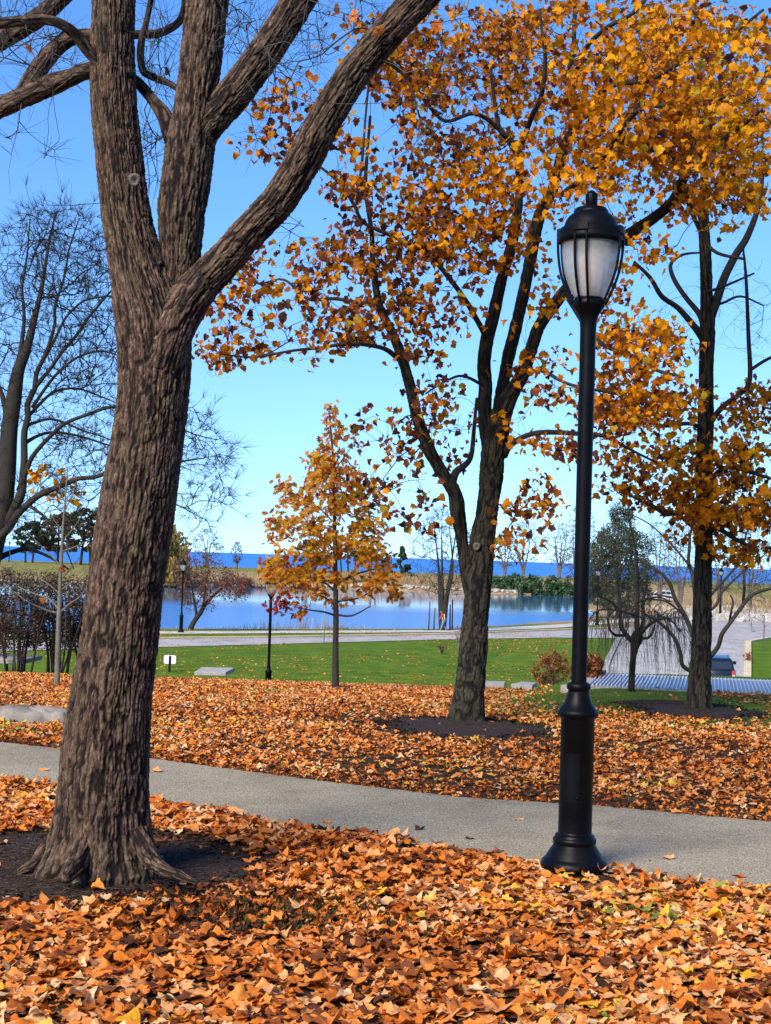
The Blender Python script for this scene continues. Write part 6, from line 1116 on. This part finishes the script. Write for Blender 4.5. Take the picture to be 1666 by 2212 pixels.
# single leaves on the path
for i, (px, py, tn, lb) in enumerate(((94, 1663, .62, 'tan fallen leaf on the path left of the big forked trunk'), (1442, 1853, .75, 'pale fallen leaf on the path right of the main lamp base, nearest to the lamp'), (1015, 1810, .05, 'dark fallen leaf on the path left of the main lamp base'), (1462, 1755, .6, 'tan fallen leaf at the far side of the path on the right'), (704, 1775, .45, 'rust fallen leaf alone on the path below the young oak'), (905, 1790, .08, 'small dark brown fallen leaf mid path at the centre'), (340, 1666, .68, 'pale fallen leaf on the path just right of the big forked trunk'), (1120, 1768, .7, 'pale tan fallen leaf on the path left of the main lamp pedestal'))):
    c = gp(px, py, .015); m_ = MB(); leaves(m_, c[None], np.array([.10]), rng, np.array([[math.cos(i * 2.1), math.sin(i * 2.1), .05]]), np.array([[.1, -.2, 1.0]]), np.array([tn]), 'maple', .3); tag(m_.build('fallen_leaf', MAT['litter'], None, origin=c), lb, 'leaf', 'single leaves on the path')
# grit and small debris on the path
n = 2600; x, y = scatter(n, 7, 13, .8); k = in_path(x, y, .02); x, y = x[k], y[k]; n = len(x); a = rng.uniform(0, 6.283, n); Y = np.stack([np.cos(a), np.sin(a), 0 * a], 1); near = np.minimum(np.abs(y - np.interp(x, NE[:, 0], NE[:, 1])), np.abs(y - np.interp(x, FE[:, 0], FE[:, 1]))); k = rng.uniform(0, 1, n) < np.exp(-near / .25) + .12
m_ = MB(); leaves(m_, np.stack([x, y, np.full(n, .017)], 1)[k], rng.uniform(.008, .028, k.sum()), rng, Y[k], np.stack([rng.normal(0, .2, k.sum()), rng.normal(0, .2, k.sum()), np.ones(k.sum())], 1), rng.uniform(0, .5, k.sum()), 'small', .3, .5); tag(m_.build('leaf_crumbs', MAT['litter']), 'leaf crumbs and grit along the edges of the path', 'leaf crumbs', kind='stuff')
# grass blades
def blades(n, y0, y1, mx, hmin, hmax, dens, wdt, name, label, mat='blade', tb=.5, lean=.35):
    x, y = scatter(n, y0, y1, mx); k = rng.uniform(0, 1, n) < dens(x / S, y / S, x, y); x, y = x[k], y[k]; n = len(x); z = hgt(x, y) - .005; h_ = rng.uniform(hmin, hmax, n); a = rng.uniform(0, 6.283, n); ux_, uy_ = np.cos(a) * wdt, np.sin(a) * wdt; lx, ly = rng.normal(0, lean, n) * h_, rng.normal(0, lean, n) * h_
    V = np.stack([np.stack([x - ux_, y - uy_, z], 1), np.stack([x + ux_, y + uy_, z], 1), np.stack([x + ux_ * .6 + lx * .4, y + uy_ * .6 + ly * .4, z + h_ * .6], 1), np.stack([x + lx, y + ly, z + h_], 1), np.stack([x - ux_ * .6 + lx * .4, y - uy_ * .6 + ly * .4, z + h_ * .6], 1)], 1).reshape(-1, 3)
    i = np.arange(n)[:, None] * 5; f4 = i + np.array([[0, 1, 2, 4]]); f3 = i + np.array([[4, 2, 3]]); m_ = MB(); m_.add(V, f4, f3, tint=np.repeat(np.clip(rng.normal(tb, .25, n), 0, 1), 5)); return tag(m_.build(name, MAT[mat]), label, 'grass', kind='stuff')
def dn_gr(ux, uy, x, y):
    r_ = sm(.02, .12, ux / uy) * sm(14.5, 18, uy); m_ = mdist(x, y); return (y > np.interp(x, FE[:, 0], FE[:, 1]) + .1) * np.clip(r_ * 1.2 + .22 * sm(.5, .65, n2(ux, uy, .75, 51, 3) * -1 + 1), 0, 1) * (m_ > 1.15) * (~((ux > np.interp(uy, EY, EX) - .3) & (uy > 20.8)))
blades(60000, 9.5, 29, 1.2, .03, .075, dn_gr, .004, 'grass', 'short green grass showing between fallen leaves before the grating', tb=.72)
def dn_ng(ux, uy, x, y): return (y < np.interp(x, NE[:, 0], NE[:, 1]) - .05) * np.exp(-(((x + .60) / .95) ** 2 + ((y - 8.9) / .55) ** 2) ** 2) * (mdist(x, y) > .95) * sm(.38, .55, n2(x, y, 2.2, 93, 2))
blades(26000, 5.5, 8.2, .3, .03, .07, dn_ng, .0028, 'grass', 'sparse green grass at the edge of the bare soil in front')
# reeds at the near shore, dry grass and stones on the far bank
def line_pts(P, n, spread):
    P = np.asarray(P); d = np.concatenate([[0], np.cumsum(np.hypot(*np.diff(P, axis=0).T))]); t_ = rng.uniform(0, d[-1], n); return np.stack([np.interp(t_, d, P[:, 0]), np.interp(t_, d, P[:, 1])], 1) * S + rng.normal(0, spread, (n, 2))
def tuft(XY, h_, wdt, mat, name, label, tb=.5, z=None):
    n = len(XY); x, y = XY.T; zz_ = hgt(x, y) if z is None else np.full(n, z); a = rng.uniform(0, 6.283, n); ux_, uy_ = np.cos(a) * wdt, np.sin(a) * wdt; lx, ly = rng.normal(0, .25, n) * h_, rng.normal(0, .25, n) * h_
    V = np.stack([np.stack([x - ux_, y - uy_, zz_], 1), np.stack([x + ux_, y + uy_, zz_], 1), np.stack([x + lx * .5 + ux_ * .7, y + ly * .5, zz_ + h_ * .6], 1), np.stack([x + lx, y + ly, zz_ + h_], 1), np.stack([x + lx * .5 - ux_ * .7, y + ly * .5, zz_ + h_ * .6], 1)], 1).reshape(-1, 3); i = np.arange(n)[:, None] * 5
    m_ = MB(); m_.add(V, i + np.array([[0, 1, 2, 4]]), i + np.array([[4, 2, 3]]), tint=np.repeat(np.clip(rng.normal(tb, .3, n), 0, 1), 5)); return tag(m_.build(name, MAT[mat]), label, 'grass', kind='stuff')
XY = line_pts(pond[:8], 2600, .45); cl = n2(XY[:, 0], XY[:, 1], .35, 77, 2); px_x = XY[:, 0] / XY[:, 1]; hmul = .25 + 1.0 * np.exp(-((px_x + .055) / .035) ** 2); k = (px_x < .12) & (rng.uniform(0, 1, len(XY)) < sm(.35, .55, cl) * (.25 + hmul)); XY = XY[k]
tuft(XY, rng.uniform(.3, 1.0, k.sum()) * hmul[k] * .95, .018, 'dry_grass', 'reeds', 'thin dry reeds along the near pond shore', .45)
far_line = pond[12:]
XY = line_pts(far_line, 9000, 2.0) + np.array([0, 4.5]) + np.abs(rng.normal(0, 7, (9000, 1))) * np.array([[0, 1]]); tuft(XY, rng.uniform(.35, 1.1, len(XY)), .07, 'dry_grass', 'dry_grass', 'dry tan grass on the far bank of the pond', .45)
def dn_rb(n): x = rng.uniform(16, 60, n); y = rng.uniform(128, 196, n); return np.stack([x, y], 1)
XY = dn_rb(5000) * S; k = (poly_sd(XY[:, 0] / S, XY[:, 1] / S, pond) < -1) & (n2(XY[:, 0], XY[:, 1], .05, 12, 2) > .5); tuft(XY[k], rng.uniform(.5, 1.5, k.sum()), .08, 'dry_grass', 'dry_grass', 'tall golden dry grass beyond the road right of the ragged conifer', .65)
def stones(XY, smin, smax, name, label, mat='stone'):
    n = len(XY); s_ = rng.uniform(smin, smax, n); z_ = hgt(XY[:, 0], XY[:, 1]); base = np.array([[1, 0, 0], [0, 1, 0], [-1, 0, 0], [0, -1, 0], [.6, .6, .55], [-.6, .6, .5], [-.5, -.6, .6], [.6, -.5, .5], [0, 0, .8], [0, 0, -.6]]); f = [[0, 1, 4], [1, 5, 4], [1, 2, 5], [2, 6, 5], [2, 3, 6], [3, 7, 6], [3, 0, 7], [0, 4, 7], [4, 5, 8], [5, 6, 8], [6, 7, 8], [7, 4, 8], [1, 0, 9], [2, 1, 9], [3, 2, 9], [0, 3, 9]]
    V = base[None] * rng.uniform(.7, 1.3, (n, 10, 1)) * s_[:, None, None]; a = rng.uniform(0, 6.283, n); c_, q_ = np.cos(a)[:, None], np.sin(a)[:, None]; V = np.stack([V[..., 0] * c_ - V[..., 1] * q_, V[..., 0] * q_ + V[..., 1] * c_, V[..., 2]], 2) + np.stack([XY[:, 0], XY[:, 1], z_ + .02], 1)[:, None]
    m_ = MB(); m_.add(V.reshape(-1, 3), (np.arange(n)[:, None, None] * 10 + np.array(f)[None]).reshape(-1, 3)); return tag(m_.build(name, MAT[mat], smooth=False), label, 'stones', kind='stuff')
MAT['riprap'] = simple('pale_riprap', (.34, .30, .26), .9, .35, .8)
stones(line_pts(far_line, 900, .35) + np.array([0, .3]), .15, .45, 'shore_stones', 'pale stones lining the far pond shore', 'riprap')
XY = np.stack([rng.uniform(20, 48, 1500), rng.uniform(112, 150, 1500)], 1); XY = XY[(XY[:, 0] > 24 + (XY[:, 1] - 112) * .05) & (poly_sd(XY[:, 0], XY[:, 1], pond) < -3)]; XY = XY[(XY[:, 1] > 114 + .4 * np.abs(XY[:, 0] - 30))] * S; stones(XY, .25, .7, 'riprap_stones', 'bank of pale stones beyond the road near the right edge', 'riprap')
# weeds in the gutter
XY = line_pts(rfa / S, 1500, .12); tuft(XY - np.array([0, .2]), rng.uniform(.02, .08, len(XY)), .05, 'dry_grass', 'gutter_leaves', 'brown leaf bits along the gutter of the pond road', .3)
for o_ in bpy.data.objects:
    if '_org' in o_: del o_['_org']
